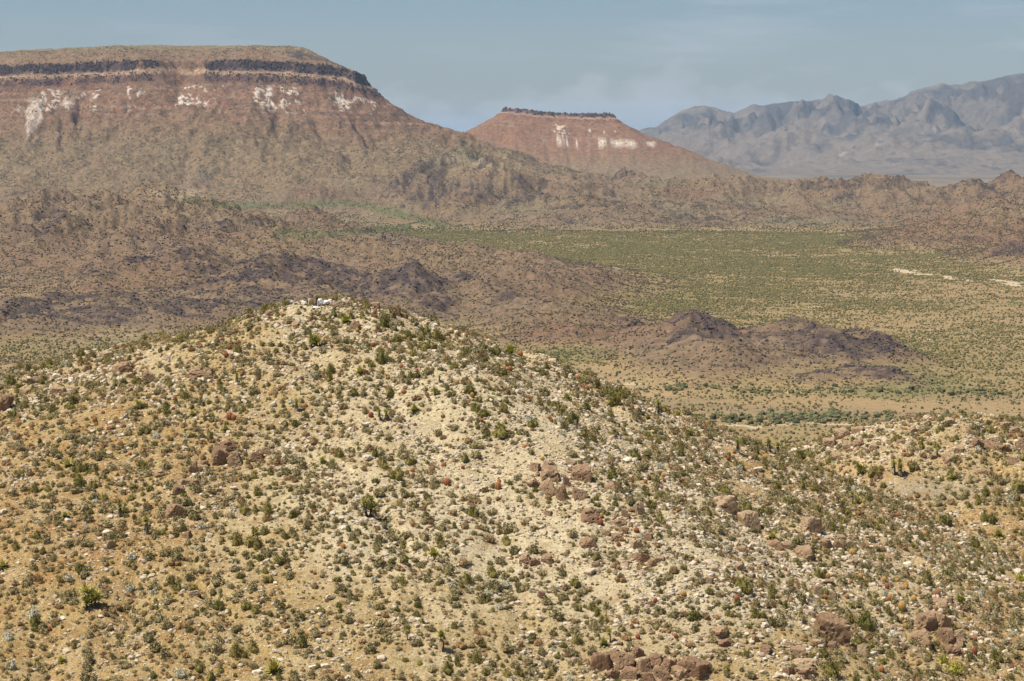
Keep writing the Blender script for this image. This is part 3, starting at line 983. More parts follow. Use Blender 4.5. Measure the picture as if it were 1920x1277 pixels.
# ------------------------------------------------------------------ plant and rock shapes (unit sized, origin on the ground)
def shrub_mesh(name, mat, seed, twigs=70, leaves=190, h=0.62, spread=0.5, leaf=0.075, lean=0.0, spiky=0.0):
    R = random.Random(seed)
    mb = MB()
    lobes = [(R.uniform(-.24, .24) * spread * 2, R.uniform(-.24, .24) * spread * 2, R.uniform(.55, 1.0)) for _ in range(R.randint(3, 5))]
    for _ in range(twigs):
        lx, ly, lh = R.choice(lobes)
        a, t = R.uniform(0, 2 * math.pi), R.random() ** 0.6
        tip = Vector((lx + math.cos(a) * t * spread * .62, ly + math.sin(a) * t * spread * .62, h * lh * (1.0 - 0.55 * t * t) * R.uniform(.8, 1.12)))
        root = Vector((tip.x * .18, tip.y * .18, -0.04))
        sd = Vector((-math.sin(a), math.cos(a), R.uniform(-.3, .3))).normalized() * R.uniform(.008, .016)
        mid = root.lerp(tip, .55) + Vector((R.uniform(-.04, .04), R.uniform(-.04, .04), -.03))
        mb.quad(root - sd, root + sd, mid + sd, mid - sd)
        mb.tri(mid - sd, mid + sd, tip)
        if spiky:
            for _k in range(2):
                b0 = root.lerp(tip, R.uniform(.45, .95))
                o = Vector((R.uniform(-1, 1), R.uniform(-1, 1), R.uniform(.3, 1.4))).normalized() * spiky
                mb.tri(b0 - sd * .8, b0 + sd * .8, b0 + o)
    if leaves > 100:
        for lx, ly, lh in lobes:
            bm = bmesh.new()
            bmesh.ops.create_icosphere(bm, subdivisions=1, radius=1.0)
            k0 = len(mb.v)
            for v in bm.verts:
                q = v.co * R.uniform(.75, 1.1)
                mb.v.append((lx + q.x * spread * .50, ly + q.y * spread * .50, max(-.03, q.z * h * lh * .74 + .02)))
            for f_ in bm.faces:
                mb.f.append(tuple(k0 + v.index for v in f_.verts))
            bm.free()
    for _ in range(leaves):
        lx, ly, lh = R.choice(lobes)
        a, u = R.uniform(0, 2 * math.pi), R.random()
        q = R.uniform(.62, 1.06) if leaves > 100 else R.random() ** .42
        el = math.acos(1 - u) if u < 1 else math.pi / 2
        p = Vector((lx + math.cos(a) * math.sin(el) * q * spread * .66, ly + math.sin(a) * math.sin(el) * q * spread * .66, math.cos(el) * q * h * lh + .03))
        n_ = Vector((R.gauss(0, 1), R.gauss(0, 1), R.gauss(0.3, 1))).normalized()
        e1 = n_.orthogonal().normalized() * leaf * R.uniform(.55, 1.3)
        e2 = n_.cross(e1).normalized() * leaf * R.uniform(.3, .8)
        mb.quad(p - e1, p - e2 * .9, p + e1, p + e2)
    return mb.mesh(name, mat)

def rosette(mb, c, rad, count, R, droop=0.0, width=0.045, up=0.0):
    c = Vector(c)
    for k in range(count):
        a = 2.399963 * k + R.uniform(-.2, .2)
        e = math.radians(-28 + 112 * (k + .5) / count) + R.uniform(-.12, .12) + up
        d = Vector((math.cos(a) * math.cos(e), math.sin(a) * math.cos(e), math.sin(e)))
        L = rad * R.uniform(.82, 1.12)
        side = Vector((-math.sin(a), math.cos(a), 0)) * width * rad * 1.7
        p0 = c + d * rad * .06
        p1 = c + d * L * .5
        p2 = c + d * L + Vector((0, 0, -droop * rad))
        mb.quad(p0 - side * .7, p0 + side * .7, p1 + side, p1 - side)
        mb.tri(p1 - side, p1 + side, p2)

def skirt(mb, c, rad, length, count, R):
    c = Vector(c)
    for k in range(count):
        a = R.uniform(0, 2 * math.pi)
        t = R.random()
        top = c + Vector((math.cos(a) * .05, math.sin(a) * .05, -t * length * .6))
        tip = top + Vector((math.cos(a) * rad * R.uniform(.5, 1), math.sin(a) * rad * R.uniform(.5, 1), -length * R.uniform(.3, .5)))
        side = Vector((-math.sin(a), math.cos(a), 0)) * .028
        mb.quad(top - side, top + side, tip + side * .5, tip - side * .5)

def boulder_mesh(name, mat, seed, sub=3, planes=13, rough=0.07, flat=1.0, tight=(.62, 1.0)):
    R = random.Random(seed)
    bm = bmesh.new()
    bmesh.ops.create_icosphere(bm, subdivisions=sub, radius=1.0)
    pl = []
    for ax in ((1, 0, 0), (-1, 0, 0), (0, 1, 0), (0, -1, 0), (0, 0, 1), (0, 0, -1)):
        v = (Vector(ax) + Vector((R.gauss(0, .22), R.gauss(0, .22), R.gauss(0, .22)))).normalized()
        pl.append((v, R.uniform(tight[0], tight[0] + .25)))
    for _ in range(planes - 6):
        v = Vector((R.gauss(0, 1), R.gauss(0, 1), R.gauss(0, .8))).normalized()
        pl.append((v, R.uniform(tight[1] - .18, tight[1])))
    off = Vector((R.uniform(-50, 50), R.uniform(-50, 50), R.uniform(-50, 50)))
    for v in bm.verts:
        d = v.co.normalized()
        rr = 1.06
        for nrm, dist in pl:
            k = d.dot(nrm)
            if k > 1e-3:
                rr = min(rr, dist / k)
        rr *= 1 + rough * mnoise.noise(d * 2.1 + off) + rough * .8 * mnoise.noise(d * 5.3 + off)
        if sub >= 4:
            crack = abs(mnoise.noise(d * 1.5 - off))
            rr *= 1 - .22 * max(0, 1 - crack / .045) + .035 * mnoise.noise(d * 9 + off)
            rr *= 1 - .10 * max(0, 1 - abs(mnoise.noise(d * 3.1 + off)) / .05)
        v.co = d * rr
        v.co.z *= flat
    me = bpy.data.meshes.new(name)
    bm.to_mesh(me)
    bm.free()
    me.materials.append(mat)
    return me

def cactus_mesh(name, mat, tall):
    bm = bmesh.new()
    ribs, lev = 13, 7
    rings = []
    for i in range(lev + 1):
        t = i / lev
        zz = tall * (0.02 + 0.98 * t)
        prof = math.sin(math.pi * min(1, (0.22 + 0.78 * t))) ** 0.55 if t < 1 else 0.12
        ring = []
        for k in range(ribs * 2):
            a = math.pi * k / ribs
            rr = 0.5 * prof * (1.0 if k % 2 == 0 else 0.86)
            ring.append(bm.verts.new((rr * math.cos(a), rr * math.sin(a), zz)))
        rings.append(ring)
    for a, b in zip(rings[:-1], rings[1:]):
        for k in range(len(a)):
            k2 = (k + 1) % len(a)
            bm.faces.new((a[k], a[k2], b[k2], b[k]))
    bm.faces.new(rings[-1])
    bm.faces.new(list(reversed(rings[0])))
    me = bpy.data.meshes.new(name)
    bm.to_mesh(me)
    bm.free()
    me.materials.append(mat)
    return me

def put(name, me, loc, scale=1.0, rz=0.0, label=None, cat=None, group=None, tilt=(0, 0), parent=None):
    o = bpy.data.objects.new(name, me)
    o.location = loc
    o.scale = scale if hasattr(scale, "__len__") else (scale,) * 3
    o.rotation_euler = (tilt[0], tilt[1], rz)
    if label: o["label"] = label
    if cat: o["category"] = cat
    if group: o["group"] = group
    COL.objects.link(o)
    if parent is not None:
        o.parent = parent
    return o

# ------------------------------------------------------------------ landmarks that labels refer to (photo pixel, phrase)
ANCHORS = [
    (590, 566, "the summit posts"), (590, 640, "the bushy yucca below the summit"), (957, 672, "the yucca on the right skyline"),
    (1234, 770, "the skirted yucca on the skyline"), (1450, 842, "the many-headed yucca by the saddle"), (718, 785, "the two-headed dark yucca"),
    (818, 728, "the double yucca right of the summit"), (557, 765, "the stacked yuccas below the summit"), (445, 710, "the little yucca left of the summit"),
    (225, 690, "the overhung rock on the left skyline"), (373, 703, "the broad slab below the left skyline"), (60, 715, "the rocks at the left skyline end"),
    (428, 850, "the brown outcrop on the left slope"), (327, 961, "the lone brown boulder on the left"), (274, 985, "the tall yucca with hanging dead skirt"),
    (170, 1112, "the big yucca clump at lower left"), (127, 865, "the small yucca at far left"), (513, 1248, "the spiky yucca on the bottom edge"),
    (695, 945, "the three-headed yucca in mid slope"), (812, 1032, "the bright ground yucca in mid slope"), (829, 1200, "the leaning yucca near the bottom"),
    (1045, 895, "the central split outcrop"), (1108, 967, "the rounded boulder below the outcrop"), (1008, 1051, "the dark notched rocks"),
    (1016, 1118, "the small round dark boulder"), (1190, 1252, "the jagged bottom rock pile"), (1135, 1200, "the thin yucca above the rock pile"),
    (1370, 948, "the pair of leaning tan boulders"), (1570, 1020, "the dark undercut ledge"), (1510, 1035, "the low brown slab"),
    (1562, 1185, "the biggest boulder at lower right"), (1507, 1248, "the pale-topped overhanging rock"), (1755, 1180, "the stacked boulders at far right"),
    (1350, 1195, "the round brown boulder near the bottom"), (1800, 1121, "the grey yucca at right"), (1600, 935, "the thin yucca pair on the right flank"),
    (1613, 880, "the wide yucca thicket in the saddle"), (1683, 872, "the tall yucca in the saddle"), (1712, 778, "the white crest of the knoll"),
    (1850, 830, "the boulders on the knoll"), (1590, 820, "the rocks at the knoll's left end"), (1775, 918, "the bare sandy flat"),
    (840, 905, "the fat red-brown cactus"), (887, 955, "the round bush in mid slope"), (523, 1046, "the golden brown bush"), (1110, 1140, "the dark green bush in mid slope"),
    (640, 1100, "the bare gravel in the lower middle"), (60, 1240, "the silver bush at bottom left"), (1300, 1110, "the pale scree on the right slope"), (1880, 1080, "the green bush on the right edge"),
]
ORD = ["first", "second", "third", "fourth", "fifth", "sixth", "seventh", "eighth", "ninth", "tenth", "eleventh", "twelfth"]
SECT = ["right of", "above and right of", "above", "above and left of", "left of", "below and left of", "below", "below and right of"]
PENDING = []
def later(o, desc, px, py):
    PENDING.append((o, desc, px, py))
def finish_labels():
    """each waiting thing is named by its kind, its nearest landmark, the side it lies on and its turn counted from there"""
    cells = {}
    for o, desc, px, py in PENDING:
        k = min(range(len(ANCHORS)), key=lambda q: (ANCHORS[q][0] - px) ** 2 + (ANCHORS[q][1] - py) ** 2)
        dx, dy = px - ANCHORS[k][0], ANCHORS[k][1] - py
        s = int(round(math.atan2(dy, dx) / (math.pi / 4))) % 8
        cells.setdefault((desc, k, s), []).append((dx * dx + dy * dy, o))
    for (desc, k, s), lst in cells.items():
        lst.sort(key=lambda t: t[0])
        if len(f"first {desc} {SECT[s]} {ANCHORS[k][2]}".split()) > 16:
            desc = " ".join(desc.split()[1:])
        for n_, (_, o) in enumerate(lst):
            if len(lst) == 1:
                o["label"] = f"{desc} {SECT[s]} {ANCHORS[k][2]}"
            else:
                o["label"] = f"{ORD[min(n_, 11)]} {desc} {SECT[s]} {ANCHORS[k][2]}"

TAKEN = []       # (x, y, radius) already used on the near hills

# ------------------------------------------------------------------ boulders: centre column and row, width, height in photo pixels, kind
B, T = "b", "t"
BOULDERS = [
    (410, 858, 42, 36, B), (440, 866, 36, 30, B), (425, 838, 40, 24, B), (478, 856, 34, 22, B), (497, 848, 22, 18, B), (362, 880, 24, 28, B), (365, 904, 28, 15, B), (345, 905, 16, 12, T), (383, 870, 16, 14, T),
    (333, 921, 30, 20, B), (327, 961, 38, 28, B), (207, 1021, 20, 22, T), (350, 1004, 18, 16, B), (363, 1114, 26, 12, T), (607, 890, 16, 12, B), (300, 889, 34, 12, B), (410, 920, 16, 10, T),
    (230, 690, 32, 24, B), (197, 668, 38, 18, T), (373, 703, 54, 24, B), (277, 710, 30, 20, B), (107, 733, 32, 18, T), (62, 713, 28, 18, B), (8, 757, 28, 42, B), (30, 820, 16, 16, B), (222, 647, 34, 12, T),
    (507, 588, 26, 12, B), (467, 593, 18, 10, B), (347, 617, 20, 12, B), (223, 733, 18, 13, B), (165, 690, 18, 14, B), (260, 672, 20, 12, B), (140, 705, 22, 12, T), (45, 735, 18, 12, T), (245, 705, 22, 16, B), (75, 700, 18, 12, B),
    (585, 598, 18, 14, B), (665, 612, 22, 18, B), (742, 585, 22, 22, B), (703, 573, 18, 12, T), (758, 592, 16, 14, B), (630, 572, 26, 14, T), (650, 567, 18, 10, T), (810, 650, 20, 14, T), (685, 700, 14, 14, B), (553, 610, 20, 10, B),
    (1033, 890, 46, 36, B), (1003, 876, 24, 26, B), (1030, 872, 28, 16, B), (1090, 890, 42, 36, B), (1000, 910, 24, 22, B), (1027, 916, 34, 38, B), (1053, 925, 26, 40, B), (1087, 928, 34, 32, B), (1145, 915, 26, 20, B), (1072, 868, 26, 14, T), (1062, 905, 16, 26, B),
    (1108, 967, 44, 32, B), (1198, 955, 22, 30, T), (1157, 1007, 30, 15, B), (1103, 1022, 32, 24, B), (1160, 982, 32, 18, B), (1028, 962, 18, 14, B), (1193, 1023, 28, 22, T), (1172, 966, 18, 18, B), (1135, 1000, 18, 14, T), (1216, 1008, 20, 16, B), (1230, 985, 16, 14, T), (1185, 1045, 20, 14, T),
    (985, 1050, 26, 20, B), (1003, 1056, 22, 18, B), (1025, 1051, 28, 20, B), (1016, 1118, 20, 17, B), (1117, 1058, 18, 15, T), (1205, 1050, 34, 24, B), (1237, 1050, 24, 16, T), (1222, 1058, 20, 18, B),
    (1128, 1240, 40, 52, B), (1168, 1240, 40, 34, B), (1195, 1226, 28, 24, B), (1205, 1252, 40, 34, B), (1180, 1266, 44, 28, B), (1232, 1238, 34, 24, B), (1255, 1250, 34, 28, B), (1240, 1268, 38, 26, B), (1275, 1262, 36, 28, B), (1150, 1266, 36, 28, B), (1215, 1272, 34, 22, B), (1152, 1226, 26, 18, B),
    (1367, 948, 52, 42, T), (1405, 975, 40, 46, T), (1520, 986, 46, 36, T), (1547, 1021, 28, 20, B), (1573, 1024, 32, 20, B), (1453, 1024, 36, 20, B), (1475, 1025, 22, 14, B), (1510, 1036, 40, 24, B), (1577, 1010, 24, 12, T), (1596, 1020, 22, 16, T), (1392, 1031, 18, 18, B), (1387, 1064, 24, 18, T),
    (1533, 1108, 20, 26, T), (1562, 1118, 16, 22, T), (1550, 1093, 40, 10, B), (1562, 1182, 78, 66, B), (1535, 1206, 30, 16, T), (1560, 1212, 26, 14, B), (1617, 1221, 18, 28, T), (1350, 1188, 32, 26, B), (1360, 1208, 28, 18, B),
    (1497, 1224, 38, 24, B), (1507, 1246, 44, 22, T), (1512, 1264, 48, 28, B), (1480, 1260, 22, 22, B), (1738, 1170, 50, 46, B), (1765, 1168, 40, 42, B), (1727, 1198, 48, 34, B), (1775, 1194, 28, 34, B), (1760, 1155, 34, 26, B), (1797, 1204, 28, 24, B), (1788, 1221, 34, 22, B), (1798, 1190, 20, 18, T), (1763, 1131, 40, 16, B), (1780, 1128, 20, 12, B),
    (1303, 1251, 56, 46, B), (1480, 1209, 26, 12, B), (1437, 1218, 26, 20, B), (1698, 1078, 18, 18, B), (1647, 1144, 15, 10, B), (1675, 1177, 14, 12, T), (1415, 1200, 20, 16, B), (1680, 1208, 16, 14, B), (1340, 1068, 16, 14, T), (1330, 1090, 20, 16, T), (1645, 1060, 20, 14, T), (1600, 1055, 22, 12, T),
    (1580, 813, 28, 22, T), (1557, 832, 28, 26, T), (1610, 807, 28, 18, T), (1782, 792, 24, 15, T), (1887, 798, 30, 16, T), (1710, 778, 24, 10, T), (1860, 830, 38, 26, B), (1833, 832, 30, 22, B), (1883, 842, 32, 20, B), (1905, 808, 22, 16, T), (1713, 808, 22, 12, T), (1650, 807, 22, 10, T), (1570, 856, 24, 13, T), (1780, 861, 32, 16, B), (1750, 858, 22, 13, B), (1900, 864, 26, 16, B), (1843, 886, 20, 11, B), (1590, 835, 22, 16, T), (1610, 832, 20, 14, B), (1670, 800, 18, 10, T), (1740, 795, 20, 12, T), (1820, 812, 22, 14, B), (1845, 808, 18, 12, T), (1640, 840, 18, 12, T), (1690, 830, 18, 12, B), (1915, 835, 24, 22, B), (1800, 845, 22, 13, T),
]
bvar = [boulder_mesh("boulder", M_BOULDER, 100 + k, 4, 15 + k % 5, .03, 1.0, (.50, .90)) for k in range(12)]
tvar = [boulder_mesh("boulder", M_TANROCK, 200 + k, 4, 15 + k % 5, .03, 1.0, (.50, .90)) for k in range(8)]
for (px, py, w, h, kd) in BOULDERS:
    gx, gy, gz = on_ground(px, min(1310, py + h * .34))
    s = mpp(gy)
    W, Hh = w * s * 0.62, h * s * 0.70
    me = random.choice(bvar if kd == B else tvar)
    rz = random.uniform(-.5, .5) + random.choice((0, math.pi))
    o = put("boulder", me, (gx, gy + W * .45, gz + Hh * .22), (W, W * random.uniform(.75, 1.05), Hh * 1.15), rz, cat="boulder",
            group="boulders and outcrops on the near hills", tilt=(random.uniform(-.2, .2), random.uniform(-.3, .3)))
    size = "large" if w > 38 else "medium" if w > 24 else "small"
    later(o, f"{size} {'brown' if kd == B else 'tan'} boulder", px, py)
    TAKEN.append((gx, gy + W * .3, W * .85))

# broken rubble round the outcrops
rub_v = [boulder_mesh("rubble_stone", (M_BOULDER, M_TANROCK)[k % 2], 260 + k, 2, 9, .05, .8, (.55, .95)) for k in range(4)]
rpts = []
for (px, py, w, h, kd) in BOULDERS:
    for _ in range(3 + int(w // 3)):
        qx, qy = px + random.gauss(0, w * .75), py + random.gauss(h * .25, h * .7)
        if 0 < qx < 1920 and qy < 1300:
            rpts.append(on_ground(qx, qy))
rpts = np.array(rpts)
rtm = []
for k in range(4):
    q = rpts[k]
    o = put("rubble_stone", rub_v[k], tuple(q), .22, k, cat="stone", group="broken stones round the outcrops")
    later(o, "fist-sized broken stone", *to_px(*q))
    rtm.append(o)
rw = np.clip(np.exp(rng.normal(-1.95, .5, len(rpts) - 4)), .06, .45)
RUBBLE = (rpts[4:], rw, rtm)

# ------------------------------------------------------------------ yuccas: base column and row, height in photo pixels, form
YUCCAS = [
    (590, 650, 34, "clump"), (675, 701, 18, "rosette"), (648, 606, 17, "rosette"), (824, 718, 15, "skirted"), (817, 741, 19, "clump"), (444, 717, 20, "skirted"), (563, 742, 18, "trunk"), (556, 772, 26, "skirted"),
    (718, 790, 26, "twin"), (777, 773, 16, "rosette"), (957, 664, 22, "rosette"), (1063, 750, 16, "rosette"), (1234, 778, 29, "skirted"), (1215, 786, 12, "rosette"), (1271, 781, 13, "rosette"), (1383, 850, 27, "skirted"),
    (1450, 851, 32, "twin"), (127, 876, 19, "rosette"), (225, 970, 28, "skirted"), (122, 970, 12, "rosette"), (274, 1003, 37, "skirted"), (127, 1003, 16, "trunk"), (170, 1138, 58, "clump"), (513, 1262, 30, "rosette"), (115, 1242, 15, "rosette"),
    (5, 1066, 18, "rosette"), (693, 970, 50, "triple"), (812, 1044, 20, "rosette"), (829, 1224, 44, "trunk"), (763, 1202, 22, "trunk"), (1132, 1212, 18, "rosette"), (1143, 1206, 32, "trunk"), (1448, 1012, 16, "rosette"),
    (1613, 890, 30, "clump"), (1683, 892, 40, "triple"), (1785, 899, 14, "rosette"), (1598, 945, 27, "trunk"), (1609, 946, 17, "rosette"), (1800, 1131, 24, "clump"), (1872, 1006, 17, "rosette"), (1712, 1027, 12, "rosette"),
    (261, 766, 22, "clump"), (361, 780, 13, "rosette"), (423, 809, 13, "rosette"), (605, 869, 14, "rosette"), (1757, 858, 18, "skirted"), (1708, 885, 16, "clump"), (940, 812, 26, "clump"), (478, 1003, 22, "clump"),
]
YL = {"clump": "leafy yucca clump", "rosette": "stemless spiky yucca", "skirted": "dead-skirted upright yucca", "trunk": "thin one-headed yucca", "twin": "two-headed yucca", "triple": "three-headed yucca"}
def yucca_meshes(form, seed):
    """unit height 1; returns [(part name, mesh, parent index or None)]"""
    R = random.Random(seed)
    parts = []
    def head(c, rad, cnt, **k):
        mb = MB(); rosette(mb, c, rad, cnt, R, **k)
        return ("leaves", mb.mesh("leaves", M_YUCCA), None)
    def trunk(pts, rads):
        mb = MB(); mb.tube(pts, rads, 6)
        return ("trunk", mb.mesh("trunk", M_BARK, True), None)
    def dead(c, rad, ln, cnt):
        mb = MB(); skirt(mb, c, rad, ln, cnt, R)
        return ("dead_leaves", mb.mesh("dead_leaves", M_DEAD), None)
    if form == "rosette":
        parts = [trunk([(0, 0, -.15), (0, 0, .10)], [.09, .08]), head((0, 0, .12), .88, 68, width=.06), dead((0, 0, .22), .42, .5, 26)]
    elif form == "skirted":
        parts = [trunk([(0, 0, -.1), (.02, 0, .35), (0, .01, .70)], [.075, .065, .06]), head((0, 0, .70), .36, 70, width=.05), dead((0, 0, .70), .15, .78, 70)]
    elif form == "trunk":
        parts = [trunk([(0, 0, -.1), (.06, 0, .35), (-.04, 0, .70)], [.038, .032, .030]), head((-.04, 0, .72), .31, 60, width=.05), dead((-.04, 0, .70), .11, .30, 24)]
    elif form in ("twin", "triple"):
        tops = [(-.26, .02, .66), (.22, -.05, .52)] if form == "twin" else [(-.22, .02, .62), (.10, .06, .74), (.17, -.1, .45)]
        for tx, ty, tz in tops:
            parts.append(trunk([(tx * .3, ty * .3, -.1), (tx * .8, ty * .8, tz * .45), (tx, ty, tz)], [.065, .055, .05]))
            parts.append(head((tx, ty, tz + .02), .29, 60, width=.055))
            parts.append(dead((tx, ty, tz), .12, .42, 36))
    else:
        for tx, ty, tz, rr in ((-.20, 0, .58, .40), (.22, -.08, .34, .42), (-.10, -.18, .20, .40), (.05, .1, .40, .40)):
            parts.append(trunk([(tx * .4, ty * .4, -.1), (tx, ty, tz)], [.07, .055]))
            parts.append(head((tx, ty, tz), rr, 58, width=.05))
        parts.append(dead((0, 0, .34), .28, .5, 46))
    return parts
ycache = {}
for q, (px, py, h, form) in enumerate(YUCCAS):
    gx, gy, gz = on_ground(px, min(py, 1290))
    S = h * mpp(gy) * (0.84 if form in ("clump", "triple") else 1.0)
    key = (form, q % 4)
    if key not in ycache:
        ycache[key] = yucca_meshes(form, 300 + len(ycache))
    e = bpy.data.objects.new("yucca", None)
    e.empty_display_size = .2
    e.location = (gx, gy, gz - .03)
    rz = random.uniform(-.5, .5)
    e.rotation_euler = (0, 0, rz)
    e.scale = (S * random.uniform(.95, 1.15), S, S)
    e["category"] = "yucca"
    e["group"] = "yuccas on the near hills"
    COL.objects.link(e)
    for nm, me, _p in ycache[key]:
        pt = put(nm, me, (0, 0, 0), parent=e)
        if nm != "trunk":
            pt["kind"] = "stuff"
    later(e, YL[form], px, py)
    TAKEN.append((gx, gy, S * .5))
    TAKEN.append((gx * .9955, gy * .9955, .35))

# ------------------------------------------------------------------ barrel cacti: column, row of the centre, diameter in photo pixels, colour
CACTI = [
    (703, 584, 7, "r"), (670, 620, 7, "y"), (611, 634, 8, "o"), (621, 649, 7, "r"), (700, 647, 7, "r"), (752, 686, 8, "o"), (757, 735, 9, "o"), (617, 607, 5, "r"), (757, 631, 8, "y"), (730, 640, 6, "r"), (803, 692, 7, "o"), (782, 695, 6, "r"), (687, 641, 5, "o"), (727, 628, 5, "r"), (611, 562, 5, "r"),
    (695, 778, 9, "r"), (857, 717, 8, "y"), (886, 742, 8, "y"), (878, 752, 7, "o"), (956, 691, 10, "r"), (947, 694, 8, "y"), (946, 689, 7, "y"), (975, 662, 10, "o"), (830, 779, 8, "o"), (902, 790, 6, "r"), (996, 705, 6, "r"), (1030, 782, 8, "o"), (1083, 707, 9, "o"), (1115, 715, 6, "o"), (1100, 727, 8, "o"), (1185, 763, 7, "r"), (1169, 767, 6, "r"), (1218, 764, 8, "o"), (1253, 769, 9, "o"),
    (983, 838, 8, "o"), (990, 837, 7, "r"), (1120, 732, 7, "o"), (848, 620, 6, "y"), (862, 623, 5, "r"), (874, 628, 6, "o"), (1038, 693, 6, "o"), (914, 640, 6, "y"),
    (430, 652, 8, "r"), (425, 667, 9, "r"), (522, 692, 7, "r"), (328, 747, 7, "r"), (430, 781, 12, "r"), (438, 783, 9, "o"), (573, 760, 8, "o"), (34, 788, 9, "o"), (178, 788, 9, "o"), (193, 772, 7, "o"), (205, 805, 9, "r"), (227, 832, 8, "r"), (360, 725, 6, "o"), (417, 635, 7, "r"), (245, 853, 5, "r"), (325, 765, 6, "r"),
    (838, 904, 12, "r"), (832, 871, 8, "o"), (868, 876, 7, "r"), (773, 881, 8, "o"), (775, 889, 6, "o"), (933, 912, 11, "o"), (936, 901, 7, "r"), (774, 983, 8, "o"), (643, 1024, 9, "o"), (1126, 979, 10, "r"), (1128, 969, 8, "y"), (1193, 993, 10, "r"), (1229, 983, 8, "r"), (1104, 1006, 6, "r"), (1160, 1022, 8, "r"), (1210, 904, 7, "o"), (1244, 891, 8, "y"), (1017, 859, 8, "y"),
    (1229, 1128, 8, "r"), (1196, 1194, 9, "r"), (1243, 1184, 6, "o"), (1268, 1193, 8, "r"), (857, 911, 7, "y"), (725, 939, 6, "y"), (735, 871, 7, "y"), (93, 1179, 8, "r"), (533, 1162, 6, "r"), (590, 1075, 7, "r"), (627, 938, 6, "o"),
    (1312, 861, 6, "r"), (1366, 859, 8, "r"), (1435, 858, 8, "y"), (1500, 866, 6, "r"), (1672, 968, 8, "r"), (1681, 965, 8, "r"), (1697, 994, 9, "y"), (1733, 1001, 9, "y"), (1617, 948, 8, "y"), (1382, 1122, 10, "r"), (1668, 1122, 10, "o"), (1658, 1087, 9, "y"), (1663, 1099, 9, "r"), (1682, 1088, 7, "y"), (1698, 1098, 10, "y"), (1699, 1101, 7, "y"), (1552, 1080, 9, "y"), (1613, 1081, 10, "y"), (1588, 1118, 8, "o"), (1691, 1138, 15, "y"), (1758, 1112, 11, "r"), (1473, 1068, 6, "r"), (1493, 1090, 7, "o"), (1547, 1118, 10, "o"),
    (1697, 1174, 9, "y"), (1697, 1166, 7, "y"), (1828, 1199, 8, "r"), (1828, 1222, 10, "r"), (1755, 1141, 8, "o"), (1612, 1214, 9, "o"), (1652, 1254, 11, "o"), (1282, 1114, 11, "y"), (1817, 1159, 7, "y"), (1897, 1251, 8, "r"), (1338, 1005, 7, "y"), (1305, 1051, 8, "y"), (1423, 1064, 9, "y"), (1713, 1123, 11, "y"), (1598, 1034, 13, "y"), (1596, 1090, 7, "o"), (1840, 1180, 7, "o"), (1870, 1268, 7, "r"),
    (1788, 788, 7, "r"), (1893, 815, 7, "o"), (1903, 820, 8, "o"), (1880, 818, 6, "r"), (1615, 828, 7, "o"), (1327, 792, 8, "o"), (1400, 823, 8, "o"), (1283, 803, 6, "r"), (1376, 848, 6, "o"), (1875, 890, 8, "y"), (1695, 845, 6, "o"),
]
CN = {"r": "red", "o": "orange", "y": "yellow"}
cact = {(c_, t_): cactus_mesh("barrel_cactus", M_CACT[CN[c_]], t_) for c_ in "roy" for t_ in (0.92, 1.12, 1.45)}
for (px, py, d, c_) in CACTI:
    gx, gy, gz = on_ground(px, min(1290, py + d * .5))
    S = d * mpp(gy) * 1.08
    tl = 1.45 if (px, py) in ((1828, 1222), (933, 912), (1692, 1138)) else random.choice((.92, 1.12, 1.12))
    o = put("barrel_cactus", cact[(c_, tl)], (gx, gy, gz - .02), S, random.uniform(0, 6), cat="cactus", group="barrel cacti on the near hills",
            tilt=(random.uniform(-.12, .12), random.uniform(-.12, .12)))
    later(o, f"{'plump' if d > 8 else 'small'} {CN[c_]} barrel cactus", px, py)
    TAKEN.append((gx, gy, S * .5))

# ------------------------------------------------------------------ the posts and painted rocks on the summit
def post(px, py, h, w, label, cap):
    gx, gy, gz = on_ground(px, py)
    s = mpp(gy)
    e = bpy.data.objects.new("wooden_post", None)
    e.location = (gx, gy, gz)
    e["label"], e["category"], e["group"] = label, "post", "dark posts on the summit"
    COL.objects.link(e)
    mb = MB()
    H_, r_ = h * s, w * s / 2
    mb.tube([(0, 0, -.3), (.01, 0, H_ * .5), (0, .01, H_ * .95), (.015, 0, H_)], [r_, r_ * .97, r_ * .95, r_ * .7], 7)
    put("shaft", mb.mesh("shaft", M_POST), (0, 0, 0), parent=e)
    if cap:
        mb = MB()
        for zz in (.55, .8):
            mb.tube([(-r_ * 1.15, -r_ * 1.1, H_ * zz), (r_ * 1.15, -r_ * 1.1, H_ * zz)], [.008, .008], 4)
        put("wire_staple", mb.mesh("wire_staple", M_POST), (0, 0, 0), parent=e)
post(593.5, 576, 18, 2.6, "taller dark wooden post standing beside the white rock on the summit", True)
post(576, 573, 12, 2.2, "shorter dark wooden post on the summit's left end", True)
post(583.5, 572, 6, 2.0, "stubby reddish post between the two dark posts", False)
wv = [boulder_mesh("painted_rock", M_WHITE, 400 + k, 3, 12, .05) for k in range(3)]
for px, py, w, h, lab in ((600.5, 568, 12, 13, "bright white rock beside the taller summit post"), (611.5, 567, 11, 9, "second white rock, right of the bright one by the post"),
                          (619, 565, 9, 7, "small white rock at the right end of the summit row"), (547, 567, 9, 7, "lone white rock left of the summit posts"), (570, 569, 9, 8, "white rock at the foot of the shorter summit post"),
                          (592, 577, 14, 4, "flat white stone lying in front of the taller post")):
    gx, gy, gz = on_ground(px, py + h * .4)
    s = mpp(gy)
    put("painted_rock", random.choice(wv), (gx, gy, gz + h * s * .40), (w * s * .56, w * s * .5, h * s * .58), random.uniform(0, 6), label=lab, cat="rock", group="white rocks on the summit")
gx, gy, gz = on_ground(586, 573)
s = mpp(gy)
bm = bmesh.new()
bmesh.ops.create_cube(bm, size=1)
bmesh.ops.bevel(bm, geom=bm.edges[:], offset=.08, segments=2, affect="EDGES")
